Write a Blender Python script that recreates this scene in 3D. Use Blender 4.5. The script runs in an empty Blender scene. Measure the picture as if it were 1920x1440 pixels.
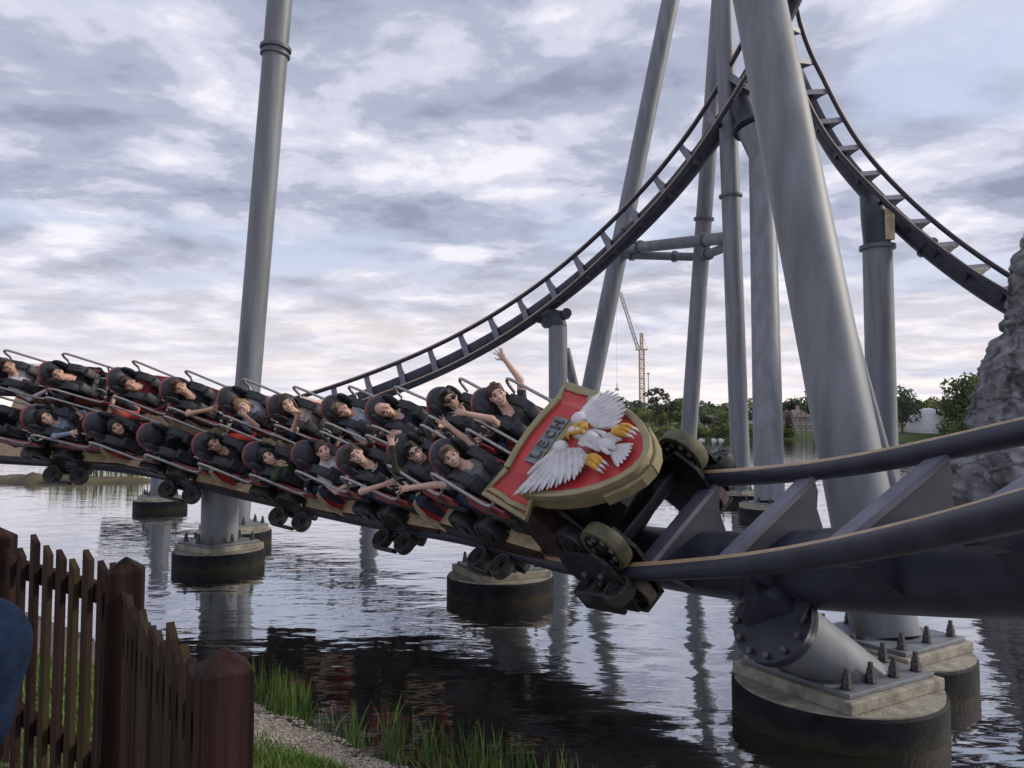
import bpy, bmesh, math, random
import numpy as np
from mathutils import Vector, Matrix, Quaternion

random.seed(7); np.random.seed(7)
SC = bpy.context.scene
COL = SC.collection
R = math.radians

# ------------------------------------------------------------------ camera
F = 1440.0; CX = 960.0; CY = 720.0
PITCH = math.atan(77 / 1440.0)
CAM = np.array([0.0, 0.0, 2.22])
cp, sp = math.cos(PITCH), math.sin(PITCH)
C_FW = np.array([0, cp, sp]); C_UP = np.array([0, -sp, cp]); C_RT = np.array([1.0, 0, 0])
cam = bpy.data.cameras.new('camera'); cam.sensor_width = 36; cam.lens = 36 * F / 1920; cam.clip_end = 9000; cam.clip_start = 0.05
camo = bpy.data.objects.new('camera', cam); COL.objects.link(camo)
camo.location = CAM; camo.rotation_euler = (math.pi / 2 + PITCH, 0, 0)
SC.camera = camo

# ------------------------------------------------------------------ light
SUN_EL, SUN_AZ = R(27), R(84)          # azimuth clockwise from +y (away from the camera)
SC.view_settings.view_transform = 'Standard'; SC.view_settings.look = 'None'
SC.view_settings.exposure = 0.20; SC.view_settings.gamma = 1.0
sd = np.array([math.sin(SUN_AZ) * math.cos(SUN_EL), math.cos(SUN_AZ) * math.cos(SUN_EL), math.sin(SUN_EL)])
sl = bpy.data.lights.new('sun', 'SUN'); sl.energy = 2.1; sl.angle = R(10); sl.color = (1.0, .89, .75)
so = bpy.data.objects.new('sun', sl); COL.objects.link(so)
so.rotation_euler = Vector(-sd).to_track_quat('-Z', 'Y').to_euler()

wd = bpy.data.worlds.new('World'); SC.world = wd; wd.use_nodes = True
nt = wd.node_tree; nt.nodes.clear()
def wn(t, **kw):
    n = nt.nodes.new(t)
    for k, v in kw.items(): setattr(n, k, v)
    return n
def wl(a, b): nt.links.new(a, b)
def wmath(op, a, b=None, c=None, clamp=False):
    n = wn('ShaderNodeMath', operation=op); n.use_clamp = clamp
    for i, v in enumerate((a, b, c)):
        if v is None: continue
        if isinstance(v, (int, float)): n.inputs[i].default_value = v
        else: wl(v, n.inputs[i])
    return n.outputs[0]
out = wn('ShaderNodeOutputWorld'); bg = wn('ShaderNodeBackground'); bg.inputs[1].default_value = 0.1
wl(bg.outputs[0], out.inputs[0])
sky = wn('ShaderNodeTexSky', sky_type='NISHITA'); sky.sun_disc = False
sky.sun_elevation = SUN_EL; sky.sun_rotation = SUN_AZ; sky.air_density = 1.0; sky.dust_density = 1.5
tc = wn('ShaderNodeTexCoord'); sx = wn('ShaderNodeSeparateXYZ'); wl(tc.outputs['Generated'], sx.inputs[0])
zz = wmath('ABSOLUTE', sx.outputs[2])
den = wmath('ADD', zz, 0.10)
px_ = wmath('DIVIDE', sx.outputs[0], den); py_ = wmath('DIVIDE', sx.outputs[1], den)
cv = wn('ShaderNodeCombineXYZ'); wl(px_, cv.inputs[0]); wl(py_, cv.inputs[1]); cv.inputs[2].default_value = 3.7
def wnoise(scale, detail, rough, dist, off=(0, 0, 0), sc=(1, 1, 1)):
    m = wn('ShaderNodeMapping'); m.inputs[1].default_value = off; m.inputs[3].default_value = sc
    wl(cv.outputs[0], m.inputs[0])
    n = wn('ShaderNodeTexNoise'); n.inputs['Scale'].default_value = scale; n.inputs['Detail'].default_value = detail
    n.inputs['Roughness'].default_value = rough; n.inputs['Distortion'].default_value = dist
    wl(m.outputs[0], n.inputs['Vector']); return n.outputs[0]
def wramp(fac, stops, interp='LINEAR'):
    n = wn('ShaderNodeValToRGB'); wl(fac, n.inputs[0]); cr = n.color_ramp; cr.interpolation = interp
    while len(cr.elements) < len(stops): cr.elements.new(0.5)
    for e, (p, c) in zip(cr.elements, stops):
        e.position = p; e.color = (c, c, c, 1) if isinstance(c, (int, float)) else (*c, 1)
    return n.outputs[0]
def wmix(f, a, b):
    n = wn('ShaderNodeMix', data_type='RGBA')
    if isinstance(f, (int, float)): n.inputs[0].default_value = f
    else: wl(f, n.inputs[0])
    for i, v in ((6, a), (7, b)):
        if isinstance(v, tuple): n.inputs[i].default_value = (*v, 1)
        else: wl(v, n.inputs[i])
    return n.outputs[2]
cov = wnoise(0.75, 9, 0.56, 0.3, (2.3, 0.6, 0), (1.0, 1.25, 1))
thick = wnoise(2.4, 11, 0.56, 0.2, (5.2, 3.3, 0), (1.0, 1.05, 1))
mask = wramp(cov, [(0.33, 0.0), (0.47, 1.0)], 'EASE')
body = wramp(thick, [(0.35, (8.1, 8.0, 8.7)), (0.45, (5.9, 6.05, 7.2)), (0.535, (4.0, 4.3, 5.45)), (0.67, (2.75, 3.05, 4.05))], 'EASE')
sv = wn('ShaderNodeMix', data_type='RGBA'); sv.blend_type = 'MULTIPLY'; sv.inputs[0].default_value = 1
wl(sky.outputs[0], sv.inputs[6]); sv.inputs[7].default_value = (1.0, 1.0, 1.0, 1)
blue = wmix(0.72, sv.outputs[2], (6.0, 6.6, 8.3))
cl = wmix(mask, blue, body)
hz = wramp(zz, [(0.0, 1.0), (0.10, 0.50), (0.24, 0.0)], 'EASE')
streak = wramp(wnoise(0.8, 8, 0.6, 0.3, (1, 9, 0), (0.7, 1.3, 1)), [(0.35, (11.2, 9.8, 8.9)), (0.52, (9.0, 8.35, 8.5)), (0.68, (6.2, 6.5, 7.7))], 'EASE')
fin = wmix(hz, cl, streak)
wl(fin, bg.inputs[0])

# ------------------------------------------------------------------ materials
MATS = {}
def mat(name, col, rough=0.6, metal=0.0, var=0.12, scale=8.0, bump=0.0, bscale=40.0, spec=0.5, col2=None, detail=5, streak=None, coat=0.0):
    if name in MATS: return MATS[name]
    m = bpy.data.materials.new(name); m.use_nodes = True; t = m.node_tree; b = t.nodes['Principled BSDF']
    b.inputs['Roughness'].default_value = rough; b.inputs['Metallic'].default_value = metal
    b.inputs['Specular IOR Level'].default_value = spec; b.inputs['Coat Weight'].default_value = coat
    tcn = t.nodes.new('ShaderNodeTexCoord')
    no = t.nodes.new('ShaderNodeTexNoise'); no.inputs['Scale'].default_value = scale; no.inputs['Detail'].default_value = detail
    src = tcn.outputs['Object']
    if streak:
        mp = t.nodes.new('ShaderNodeMapping'); mp.inputs[3].default_value = streak; t.links.new(src, mp.inputs[0]); src = mp.outputs[0]
    t.links.new(src, no.inputs['Vector'])
    r = t.nodes.new('ShaderNodeValToRGB'); e = r.color_ramp.elements
    c2 = col2 or tuple(max(0, c * (1 - 2.2 * var)) for c in col)
    c1 = col if col2 else tuple(min(1, c * (1 + var)) for c in col)
    e[0].position = 0.32; e[1].position = 0.68; e[0].color = (*c2, 1); e[1].color = (*c1, 1)
    t.links.new(no.outputs[0], r.inputs[0]); t.links.new(r.outputs[0], b.inputs['Base Color'])
    if bump:
        n2 = t.nodes.new('ShaderNodeTexNoise'); n2.inputs['Scale'].default_value = bscale; n2.inputs['Detail'].default_value = 6
        t.links.new(src, n2.inputs['Vector'])
        bp = t.nodes.new('ShaderNodeBump'); bp.inputs['Strength'].default_value = bump; bp.inputs['Distance'].default_value = 0.02
        t.links.new(n2.outputs[0], bp.inputs['Height']); t.links.new(bp.outputs[0], b.inputs['Normal'])
    MATS[name] = m; return m

M_COLUMN = mat('column_paint', (.175, .192, .215), .52, var=.14, scale=5.0, streak=(1, 1, .10), detail=9)
M_COLUMN_DK = mat('column_paint_flange', (.10, .115, .14), .5, var=.1)
M_TRACK = mat('track_paint', (.034, .037, .056), .45, spec=.35, var=.15, scale=5)
M_TIE_LIT = mat('tie_bar_lit', (.12, .12, .165), .42, var=.12, scale=5)  # tie top bar only: light from above painted in as a paler colour
M_WORN = mat('rail_worn_steel', (.46, .31, .18), .45, metal=.1, var=.2, scale=14, col2=(.30, .21, .13))
M_CONC = mat('concrete', (.38, .355, .29), .9, var=.25, scale=9, bump=.5, bscale=60, col2=(.20, .185, .15))
M_DRUM = mat('drum_tar', (.011, .012, .017), .7, spec=.2, var=.3, scale=6, bump=.3, bscale=30)
M_BOLT = mat('bolt_steel', (.13, .12, .115), .5, metal=.6, var=.3, scale=30)
M_BLACK = mat('black_metal', (.018, .018, .021), .45, var=.3, scale=12)
M_PAD = mat('black_padding', (.024, .026, .036), .5, var=.25, scale=20, bump=.15, bscale=120)
M_SHELL = mat('red_shell', (.25, .05, .055), .4, var=.15)
M_SHELL2 = mat('red_seat_side', (.32, .04, .04), .45, var=.15)
M_REDP = mat('shield_red', (.50, .045, .045), .42, var=.10, scale=4)
M_GOLD = mat('gold_paint', (.34, .29, .16), .42, metal=.15, var=.2, scale=5, col2=(.24, .205, .11))
M_CREAM = mat('cream_panel', (.50, .40, .25), .6, var=.15)
M_MAROON = mat('maroon_skirt', (.040, .018, .016), .5, var=.3)
M_CHROME = mat('brushed_tube', (.38, .375, .37), .36, metal=.7, var=.1, scale=20)
M_TYRE = mat('olive_tyre', (.105, .098, .055), .6, var=.2, scale=10)
M_RIM = mat('wheel_disc', (.035, .035, .04), .4, metal=.4, var=.3)
M_HOLE = mat('bright_bolt', (.48, .48, .48), .3, metal=.6, var=.2)
M_WHITE = mat('eagle_white', (.64, .63, .65), .45, var=.06, scale=8)
M_FEATH = mat('eagle_grey_feather', (.56, .55, .60), .5, var=.1)
M_EGOLD = mat('eagle_gold', (.62, .34, .035), .4, var=.15, scale=20)
M_PLATE = mat('plate_grey', (.21, .23, .25), .5, metal=.2, var=.2, scale=25, bump=.2)
M_PLATE_SHADED = mat('letter_shaded', (.085, .088, .092), .5, var=.2)  # letters are plate grey; the shading of their relief is painted in darker
M_WOOD = mat('fence_wood', (.034, .018, .016), .75, spec=.12, var=.35, scale=18, streak=(1, 1, .06), bump=.35, bscale=30)
M_WOODMOSS = mat('fence_wood_mossy', (.050, .037, .018), .8, spec=.12, var=.35, scale=16, streak=(1, 1, .08), col2=(.032, .02, .016), bump=.35, bscale=30)
M_RAWWOOD = mat('raw_wood', (.36, .28, .2), .8, var=.2, scale=14, streak=(1, 1, .1))
M_BRACKET = mat('galvanised', (.30, .31, .33), .4, metal=.7, var=.15)
M_ROCK = mat('rock_grey', (.27, .27, .285), .9, var=.3, scale=2.6, col2=(.06, .06, .066), bump=1.0, bscale=14, detail=14)
M_MUD = mat('wet_mud', (.045, .033, .022), .5, var=.3, scale=10, bump=.5, bscale=40)
M_GRAVELBED = mat('gravel_bed', (.33, .28, .22), .9, var=.3, scale=45, col2=(.14, .11, .085), bump=.8, bscale=70)
M_SOIL = mat('grassy_soil', (.07, .085, .025), .9, var=.3, scale=12, col2=(.05, .04, .02))
M_BLADE = mat('reed_green', (.10, .19, .035), .5, var=.25, scale=3, col2=(.055, .125, .02))
M_BLADE2 = mat('grass_green', (.17, .24, .035), .55, var=.25, scale=3, col2=(.09, .15, .02))
M_DRYREED = mat('dry_reed', (.40, .34, .19), .8, var=.2, scale=2, col2=(.22, .24, .08))
M_LAND = mat('shore_grass', (.085, .12, .035), .9, var=.3, scale=.15)
M_ISLAND = mat('island_mat', (.15, .125, .06), .9, var=.4, scale=1.2, col2=(.055, .05, .04))
M_BARK = mat('bark', (.075, .06, .048), .9, var=.25)
LEAF = [mat('leaf_mid', (.125, .175, .065), .6, var=.3, scale=.6), mat('leaf_dark', (.075, .115, .055), .6, var=.3, scale=.6),
        mat('leaf_pale', (.19, .225, .085), .6, var=.25, scale=.6), mat('leaf_grey', (.10, .11, .075), .6, var=.3, scale=.6),
        mat('leaf_conifer', (.028, .052, .034), .7, var=.3, scale=.6), mat('leaf_blue', (.11, .15, .095), .6, var=.3, scale=.6)]
for m_ in LEAF:
    t_ = m_.node_tree; b_ = t_.nodes['Principled BSDF']; tr_ = t_.nodes.new('ShaderNodeBsdfTranslucent'); mx_ = t_.nodes.new('ShaderNodeMixShader'); mx_.inputs[0].default_value = .45
    src_ = b_.inputs['Base Color'].links[0].from_socket; t_.links.new(src_, tr_.inputs[0])
    o_ = t_.nodes['Material Output']; t_.links.new(b_.outputs[0], mx_.inputs[1]); t_.links.new(tr_.outputs[0], mx_.inputs[2]); t_.links.new(mx_.outputs[0], o_.inputs[0])
M_CRANE = mat('crane_yellow', (.58, .43, .24), .6, var=.1)
M_CRANEP = mat('crane_jib_haze_pale', (.55, .50, .50), .6, var=.1)  # haze painted into the colour, so the jib is paler than the mast
M_WALLP = mat('house_wall', (.34, .28, .25), .9, var=.15, scale=1.5)
M_WALLW = mat('white_wall', (.72, .74, .78), .8, var=.05)
M_ROOF = mat('roof_brown', (.16, .09, .08), .9, var=.2, scale=2)
M_GLASSW = mat('window_dark', (.045, .05, .06), .15, var=.1)
M_DOME = mat('dome_white', (.62, .62, .63), .6, var=.08)
M_JACKET = mat('navy_jacket', (.008, .018, .045), .85, spec=.15, var=.2, scale=20, bump=.2, bscale=60)

def extra_rock():
    t = M_ROCK.node_tree; b = t.nodes['Principled BSDF']; src = b.inputs['Base Color'].links[0].from_socket
    g = t.nodes.new('ShaderNodeNewGeometry'); ns = t.nodes.new('ShaderNodeTexNoise'); ns.inputs['Scale'].default_value = 1.4; ns.inputs['Detail'].default_value = 6; t.links.new(g.outputs['Position'], ns.inputs['Vector'])
    ad = t.nodes.new('ShaderNodeMix'); ad.data_type = 'RGBA'; ad.blend_type = 'LINEAR_LIGHT'; ad.inputs[0].default_value = .5; t.links.new(g.outputs['Position'], ad.inputs[6]); t.links.new(ns.outputs['Color'], ad.inputs[7])
    vo = t.nodes.new('ShaderNodeTexVoronoi'); vo.feature = 'DISTANCE_TO_EDGE'; vo.inputs['Scale'].default_value = .62; t.links.new(ad.outputs[2], vo.inputs['Vector'])
    r = t.nodes.new('ShaderNodeValToRGB'); r.color_ramp.elements[0].position = 0.0; r.color_ramp.elements[1].position = .045; r.color_ramp.elements[0].color = (.45, .45, .45, 1); r.color_ramp.elements[1].color = (1, 1, 1, 1); t.links.new(vo.outputs['Distance'], r.inputs[0])
    m = t.nodes.new('ShaderNodeMix'); m.data_type = 'RGBA'; m.blend_type = 'MULTIPLY'; m.inputs[0].default_value = 1; t.links.new(src, m.inputs[6]); t.links.new(r.outputs[0], m.inputs[7]); t.links.new(m.outputs[2], b.inputs['Base Color'])
    bp = t.nodes.new('ShaderNodeBump'); bp.inputs['Strength'].default_value = .6; bp.inputs['Distance'].default_value = .08; t.links.new(r.outputs[0], bp.inputs['Height']); old = b.inputs['Normal'].links[0].from_socket; t.links.new(old, bp.inputs['Normal']); t.links.new(bp.outputs[0], b.inputs['Normal'])
extra_rock()
def stain(m_, col, z0, z1, scale):
    t = m_.node_tree; b = t.nodes['Principled BSDF']; src = b.inputs['Base Color'].links[0].from_socket
    g = t.nodes.new('ShaderNodeNewGeometry'); sx_ = t.nodes.new('ShaderNodeSeparateXYZ'); t.links.new(g.outputs['Position'], sx_.inputs[0])
    ns = t.nodes.new('ShaderNodeTexNoise'); ns.inputs['Scale'].default_value = scale; ns.inputs['Detail'].default_value = 7; t.links.new(g.outputs['Position'], ns.inputs['Vector'])
    a = t.nodes.new('ShaderNodeMath'); a.operation = 'MULTIPLY_ADD'; a.inputs[1].default_value = -.30; a.inputs[2].default_value = .15; t.links.new(ns.outputs[0], a.inputs[0])
    s2_ = t.nodes.new('ShaderNodeMath'); t.links.new(sx_.outputs[2], s2_.inputs[0]); t.links.new(a.outputs[0], s2_.inputs[1])
    mr = t.nodes.new('ShaderNodeMapRange'); mr.inputs[1].default_value = z0; mr.inputs[2].default_value = z1; mr.inputs[3].default_value = 1; mr.inputs[4].default_value = 0; t.links.new(s2_.outputs[0], mr.inputs[0])
    m = t.nodes.new('ShaderNodeMix'); m.data_type = 'RGBA'; t.links.new(mr.outputs[0], m.inputs[0]); t.links.new(src, m.inputs[6]); m.inputs[7].default_value = (*col, 1); t.links.new(m.outputs[2], b.inputs['Base Color'])
stain(M_DRUM, (.026, .024, .014), .02, .11, 7)
def water_mat():
    m = bpy.data.materials.new('lake_water'); m.use_nodes = True; t = m.node_tree; b = t.nodes['Principled BSDF']
    b.inputs['Base Color'].default_value = (.020, .018, .014, 1); b.inputs['Roughness'].default_value = .035
    b.inputs['IOR'].default_value = 1.333; b.inputs['Specular IOR Level'].default_value = .5
    g = t.nodes.new('ShaderNodeNewGeometry')
    hs = []
    for sc, scale, det, w in (((.7, 1.2, 1), 1.25, 2, 1.0), ((.6, 1.6, 1), 4.0, 2, .20), ((.8, 1.8, 1), 11.0, 2, .03)):
        mp = t.nodes.new('ShaderNodeMapping'); mp.inputs[3].default_value = sc; mp.inputs[2].default_value = (0, 0, .35)
        t.links.new(g.outputs['Position'], mp.inputs[0])
        n = t.nodes.new('ShaderNodeTexNoise'); n.inputs['Scale'].default_value = scale; n.inputs['Detail'].default_value = det
        n.inputs['Roughness'].default_value = .5; n.inputs['Distortion'].default_value = .4
        t.links.new(mp.outputs[0], n.inputs['Vector'])
        mu = t.nodes.new('ShaderNodeMath'); mu.operation = 'MULTIPLY'; mu.inputs[1].default_value = w
        t.links.new(n.outputs[0], mu.inputs[0]); hs.append(mu.outputs[0])
    a = hs[0]
    for h in hs[1:]:
        ad = t.nodes.new('ShaderNodeMath'); t.links.new(a, ad.inputs[0]); t.links.new(h, ad.inputs[1]); a = ad.outputs[0]
    bp = t.nodes.new('ShaderNodeBump'); bp.inputs['Strength'].default_value = 1.0; bp.inputs['Distance'].default_value = .0185
    t.links.new(a, bp.inputs['Height']); t.links.new(bp.outputs[0], b.inputs['Normal'])
    gl = t.nodes.new('ShaderNodeBsdfGlossy'); gl.inputs['Roughness'].default_value = .03; gl.inputs['Color'].default_value = (.86, .87, .90, 1)
    fr = t.nodes.new('ShaderNodeFresnel'); fr.inputs[0].default_value = 1.333; mm = t.nodes.new('ShaderNodeMath'); mm.operation = 'MULTIPLY_ADD'; mm.inputs[1].default_value = .66; mm.inputs[2].default_value = .38; mm.use_clamp = True
    mx = t.nodes.new('ShaderNodeMixShader'); t.links.new(bp.outputs[0], gl.inputs['Normal']); t.links.new(bp.outputs[0], fr.inputs['Normal'])
    t.links.new(fr.outputs[0], mm.inputs[0]); t.links.new(mm.outputs[0], mx.inputs[0]); t.links.new(b.outputs[0], mx.inputs[1]); t.links.new(gl.outputs[0], mx.inputs[2]); t.links.new(mx.outputs[0], t.nodes['Material Output'].inputs[0])
    return m
M_WATER = water_mat()

# ------------------------------------------------------------------ geometry helpers
def nrm(v):
    v = np.asarray(v, float); return v / (np.linalg.norm(v) + 1e-12)
def ray(u, v): return (u - CX) / F * C_RT - (v - CY) / F * C_UP + C_FW
def PX(u, v, d): return CAM + ray(u, v) * d
def WZ(u, v, z=0.0):
    r = ray(u, v); return CAM + r * ((z - CAM[2]) / r[2])
def proj(P):
    d = np.asarray(P) - CAM; z = d @ C_FW; return CX + F * (d @ C_RT) / z, CY - F * (d @ C_UP) / z

class MB:
    def __init__(s): s.v = []; s.f = []; s.mi = []
    def add(s, vs, fs, mi=0):
        o = len(s.v); s.v += [tuple(map(float, p)) for p in vs]
        s.f += [tuple(i + o for i in f) for f in fs]; s.mi += [mi] * len(fs); return s
    def box(s, c, size, M=None, mi=0):
        c = np.asarray(c, float); h = np.asarray(size, float) / 2
        vs = [np.array([x, y, z]) * h for x in (-1, 1) for y in (-1, 1) for z in (-1, 1)]
        if M is not None: vs = [M @ p for p in vs]
        vs = [c + p for p in vs]
        return s.add(vs, [(0, 1, 3, 2), (4, 6, 7, 5), (0, 4, 5, 1), (2, 3, 7, 6), (0, 2, 6, 4), (1, 5, 7, 3)], mi)
    def bbox(s, c, size, b=.02, M=None, mi=0):      # bevelled box
        bm = bmesh.new(); bmesh.ops.create_cube(bm, size=1)
        for v in bm.verts: v.co = Vector((v.co.x * size[0], v.co.y * size[1], v.co.z * size[2]))
        bmesh.ops.bevel(bm, geom=list(bm.edges), offset=b, segments=2, affect='EDGES', profile=.5)
        vs = [np.array(v.co) for v in bm.verts]; bm.verts.index_update()
        fs = [tuple(v.index for v in f.verts) for f in bm.faces]; bm.free()
        if M is not None: vs = [M @ p for p in vs]
        return s.add([np.asarray(c) + p for p in vs], fs, mi)
    def tube(s, pts, rad, seg=12, caps=True, ups=None, mi=0, wornfn=None):
        pts = [np.asarray(p, float) for p in pts]; n = len(pts)
        rad = [rad] * n if np.isscalar(rad) else rad
        T = [nrm(pts[min(i + 1, n - 1)] - pts[max(i - 1, 0)]) for i in range(n)]
        a = np.array([0, 0, 1.0]) if abs(T[0][2]) < .9 else np.array([1.0, 0, 0])
        u = nrm(np.cross(T[0], a)); vs = []; fs = []; mis = []
        for i in range(n):
            if ups is not None: w = nrm(ups[i] - T[i] * (ups[i] @ T[i])); u = np.cross(w, T[i]) * -1; w2 = w
            else: u = nrm(u - T[i] * (u @ T[i])); w2 = np.cross(T[i], u)
            for k in range(seg):
                q = 2 * math.pi * k / seg; vs.append(pts[i] + rad[i] * (math.cos(q) * u + math.sin(q) * w2))
        for i in range(n - 1):
            for k in range(seg):
                k2 = (k + 1) % seg
                fs.append((i * seg + k, i * seg + k2, (i + 1) * seg + k2, (i + 1) * seg + k))
                mis.append(wornfn((k + .5) / seg) if wornfn else mi)
        if caps:
            fs.append(tuple(range(seg))[::-1]); fs.append(tuple((n - 1) * seg + k for k in range(seg))); mis += [mi, mi]
        o = len(s.v); s.v += [tuple(map(float, p)) for p in vs]; s.f += [tuple(i + o for i in f) for f in fs]; s.mi += mis
        return s
    def cyl(s, p0, p1, r0, r1=None, seg=20, mi=0):
        return s.tube([p0, p1], [r0, r0 if r1 is None else r1], seg, True, None, mi)
    def ell(s, c, r, M=None, nu=12, nv=8, mi=0):
        c = np.asarray(c, float); vs = []; fs = []
        for j in range(nv + 1):
            th = math.pi * j / nv
            for i in range(nu):
                ph = 2 * math.pi * i / nu
                p = np.array([r[0] * math.sin(th) * math.cos(ph), r[1] * math.sin(th) * math.sin(ph), r[2] * math.cos(th)])
                vs.append(c + (M @ p if M is not None else p))
        for j in range(nv):
            for i in range(nu):
                i2 = (i + 1) % nu; fs.append((j * nu + i, (j + 1) * nu + i, (j + 1) * nu + i2, j * nu + i2))
        return s.add(vs, fs, mi)
    def prism(s, poly, fn0, fn1, mi=0, side_mi=None):   # poly 2-D; fn maps (a,b)->3-D for the two lids
        n = len(poly); vs = [fn0(*p) for p in poly] + [fn1(*p) for p in poly]
        s.add(vs, [tuple(range(n)), tuple(range(2 * n - 1, n - 1, -1))], mi)
        o = len(s.v) - 2 * n
        for i in range(n):
            j = (i + 1) % n; s.f.append((o + j, o + i, o + n + i, o + n + j)); s.mi.append(mi if side_mi is None else side_mi)
        return s
    def build(s, name, mats, parent=None, smooth=False, angle=None):
        me = bpy.data.meshes.new(name); me.from_pydata(s.v, [], s.f); me.update()
        if not isinstance(mats, (list, tuple)): mats = [mats]
        for m in mats: me.materials.append(m)
        if len(mats) > 1: me.polygons.foreach_set('material_index', s.mi)
        bm = bmesh.new(); bm.from_mesh(me); bmesh.ops.recalc_face_normals(bm, faces=bm.faces); bm.to_mesh(me); bm.free()
        if smooth:
            me.polygons.foreach_set('use_smooth', [True] * len(me.polygons))
            me.set_sharp_from_angle(angle=R(angle or 40))
        o = bpy.data.objects.new(name, me); COL.objects.link(o)
        if parent is not None: o.parent = parent
        return o
def tag(o, label, cat=None, group=None, kind=None):
    if label: o['label'] = label
    if cat: o['category'] = cat
    if group: o['group'] = group
    if kind: o['kind'] = kind
    return o
def thing(name, label, cat, loc=(0, 0, 0), M=None, group=None):
    o = bpy.data.objects.new(name, None); COL.objects.link(o); o.empty_display_size = .1
    if M is not None: o.matrix_world = M
    else: o.location = loc
    return tag(o, label, cat, group)
def copy_tree(o, parent=None):
    c = o.copy(); COL.objects.link(c); c.parent = parent
    for ch in list(o.children): copy_tree(ch, c)
    return c
def mat4(C, T, L, U): return Matrix([[T[0], L[0], U[0], C[0]], [T[1], L[1], U[1], C[1]], [T[2], L[2], U[2], C[2]], [0, 0, 0, 1]])

# ------------------------------------------------------------------ water, ground, far shore
def grid(name, xs, ys, zf, m, label, kind='structure'):
    nx, ny = len(xs), len(ys)
    v = [(x, y, zf(x, y)) for y in ys for x in xs]
    f = [(j * nx + i, j * nx + i + 1, (j + 1) * nx + i + 1, (j + 1) * nx + i) for j in range(ny - 1) for i in range(nx - 1)]
    me = bpy.data.meshes.new(name); me.from_pydata(v, [], f); me.update(); me.materials.append(m)
    me.polygons.foreach_set('use_smooth', [True] * len(f))
    o = bpy.data.objects.new(name, me); COL.objects.link(o); return tag(o, label, None, None, kind)
grid('water', [-3000, 3000], [-40, 4000], lambda x, y: 0.0, M_WATER, 'rippled dark lake water under the coaster')

SH0 = np.array([-.35, 4.95]); SHE = nrm(np.array([1.75, -1.42])); SHN = np.array([-SHE[1] * -1 * -1, 0])
SHN = np.array([SHE[1], -SHE[0]])          # towards the camera side
def shq(x, y):
    d = np.array([x, y]) - SH0; t = d @ SHE
    return d @ SHN + .10 * math.sin(t * 1.9) + .05 * math.sin(t * 4.7 + 1) + .02 * math.sin(t * 11)
def hq(q):
    return float(np.interp(q, [-6, -2, -.3, 0, .25, .9, 1.6, 2.2, 3, 30], [-1.4, -.8, -.12, 0, .06, .24, .46, .56, .57, .6]))
def bankz(x, y): return hq(shq(x, y)) + .012 * math.sin(x * 9) * math.sin(y * 7.3)
def from_tq(t, q): 
    p = SH0 + SHE * t + SHN * q; return p
def band(name, m, q0, q1, t0, t1, nq, nt, label, dz=0.0, jit=0.0):
    v = []; f = []
    for j in range(nt + 1):
        for i in range(nq + 1):
            t = t0 + (t1 - t0) * j / nt; q = q0 + (q1 - q0) * i / nq
            if i in (0, nq): q += jit * math.sin(t * 7.1 + i) * .5 + jit * math.sin(t * 17.3) * .5
            x, y = from_tq(t, q); v.append((x, y, bankz(x, y) + dz))
    for j in range(nt):
        for i in range(nq):
            a = j * (nq + 1) + i; f.append((a, a + 1, a + nq + 2, a + nq + 1))
    me = bpy.data.meshes.new(name); me.from_pydata(v, [], f); me.update(); me.materials.append(m)
    me.polygons.foreach_set('use_smooth', [True] * len(f))
    o = bpy.data.objects.new(name, me); COL.objects.link(o); return tag(o, label, None, None, 'structure')
band('bank_ground', M_MUD, -5, 30, -30, 14, 180, 180, 'sloping muddy lake bank below the fence', -.028)
band('gravel_path', M_GRAVELBED, .20, 1.15, -14, 4, 16, 160, 'strip of pale gravel along the water edge', .010, .08)
band('lawn', M_SOIL, 1.02, 2.35, -14, 4, 16, 120, 'strip of grassy soil beside the fence', .018, .12)
band('ground', M_GRAVELBED, 2.25, 28, -14, 10, 16, 60, 'gravel ground behind the fence', .024)

# gravel stones (uncountable)
mb = MB()
ico = [np.array(p) for p in ((0, 0, 1), (.9, 0, .2), (-.3, .85, .2), (-.5, -.75, .15), (.3, .3, -.8))]
icf = [(0, 1, 2), (0, 2, 3), (0, 3, 1), (1, 4, 2), (2, 4, 3), (3, 4, 1)]
for i in range(9000):
    t = random.uniform(-3.4, 1.6); q = random.uniform(.12, 1.25)
    x, y = from_tq(t, q); s_ = random.uniform(.006, .017); a = random.uniform(0, 6.3); c, s2 = math.cos(a), math.sin(a)
    z = bankz(x, y) + .012
    mb.add([np.array([x, y, z]) + s_ * np.array([(p[0] * c - p[1] * s2) * 1.3, p[0] * s2 + p[1] * c, p[2] * .7]) for p in ico], icf, random.choice((0, 0, 1, 2)))
o = mb.build('gravel', [mat('stone_pale', (.46, .40, .33), .85, scale=60), mat('stone_brown', (.27, .21, .16), .85, scale=60), mat('stone_grey', (.36, .35, .34), .85, scale=60)])
tag(o, 'loose pale gravel stones along the waterline', 'gravel', None, 'stuff')

def blade(mb, base, h, lean, w, mi=0, bend=.5, segs=4):
    base = np.asarray(base, float); d = np.array([math.cos(lean[0]), math.sin(lean[0]), 0]); sd_ = np.array([-d[1], d[0], 0])
    a = random.uniform(0, 3.14); sd_ = np.array([math.cos(a), math.sin(a), 0])
    vs = []
    for k in range(segs + 1):
        f = k / segs; p = base + np.array([0, 0, h * (f - .25 * lean[1] * f * f)]) + d * (lean[1] * h * (f ** 2) * bend + lean[1] * h * f * .4)
        ww = w * (1 - f ** 1.6) * (1 if f > 0 else .8) + .0006
        vs += [p - sd_ * ww, p + sd_ * ww]
    mb.add(vs, [(2 * k, 2 * k + 1, 2 * k + 3, 2 * k + 2) for k in range(segs)], mi)

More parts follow.
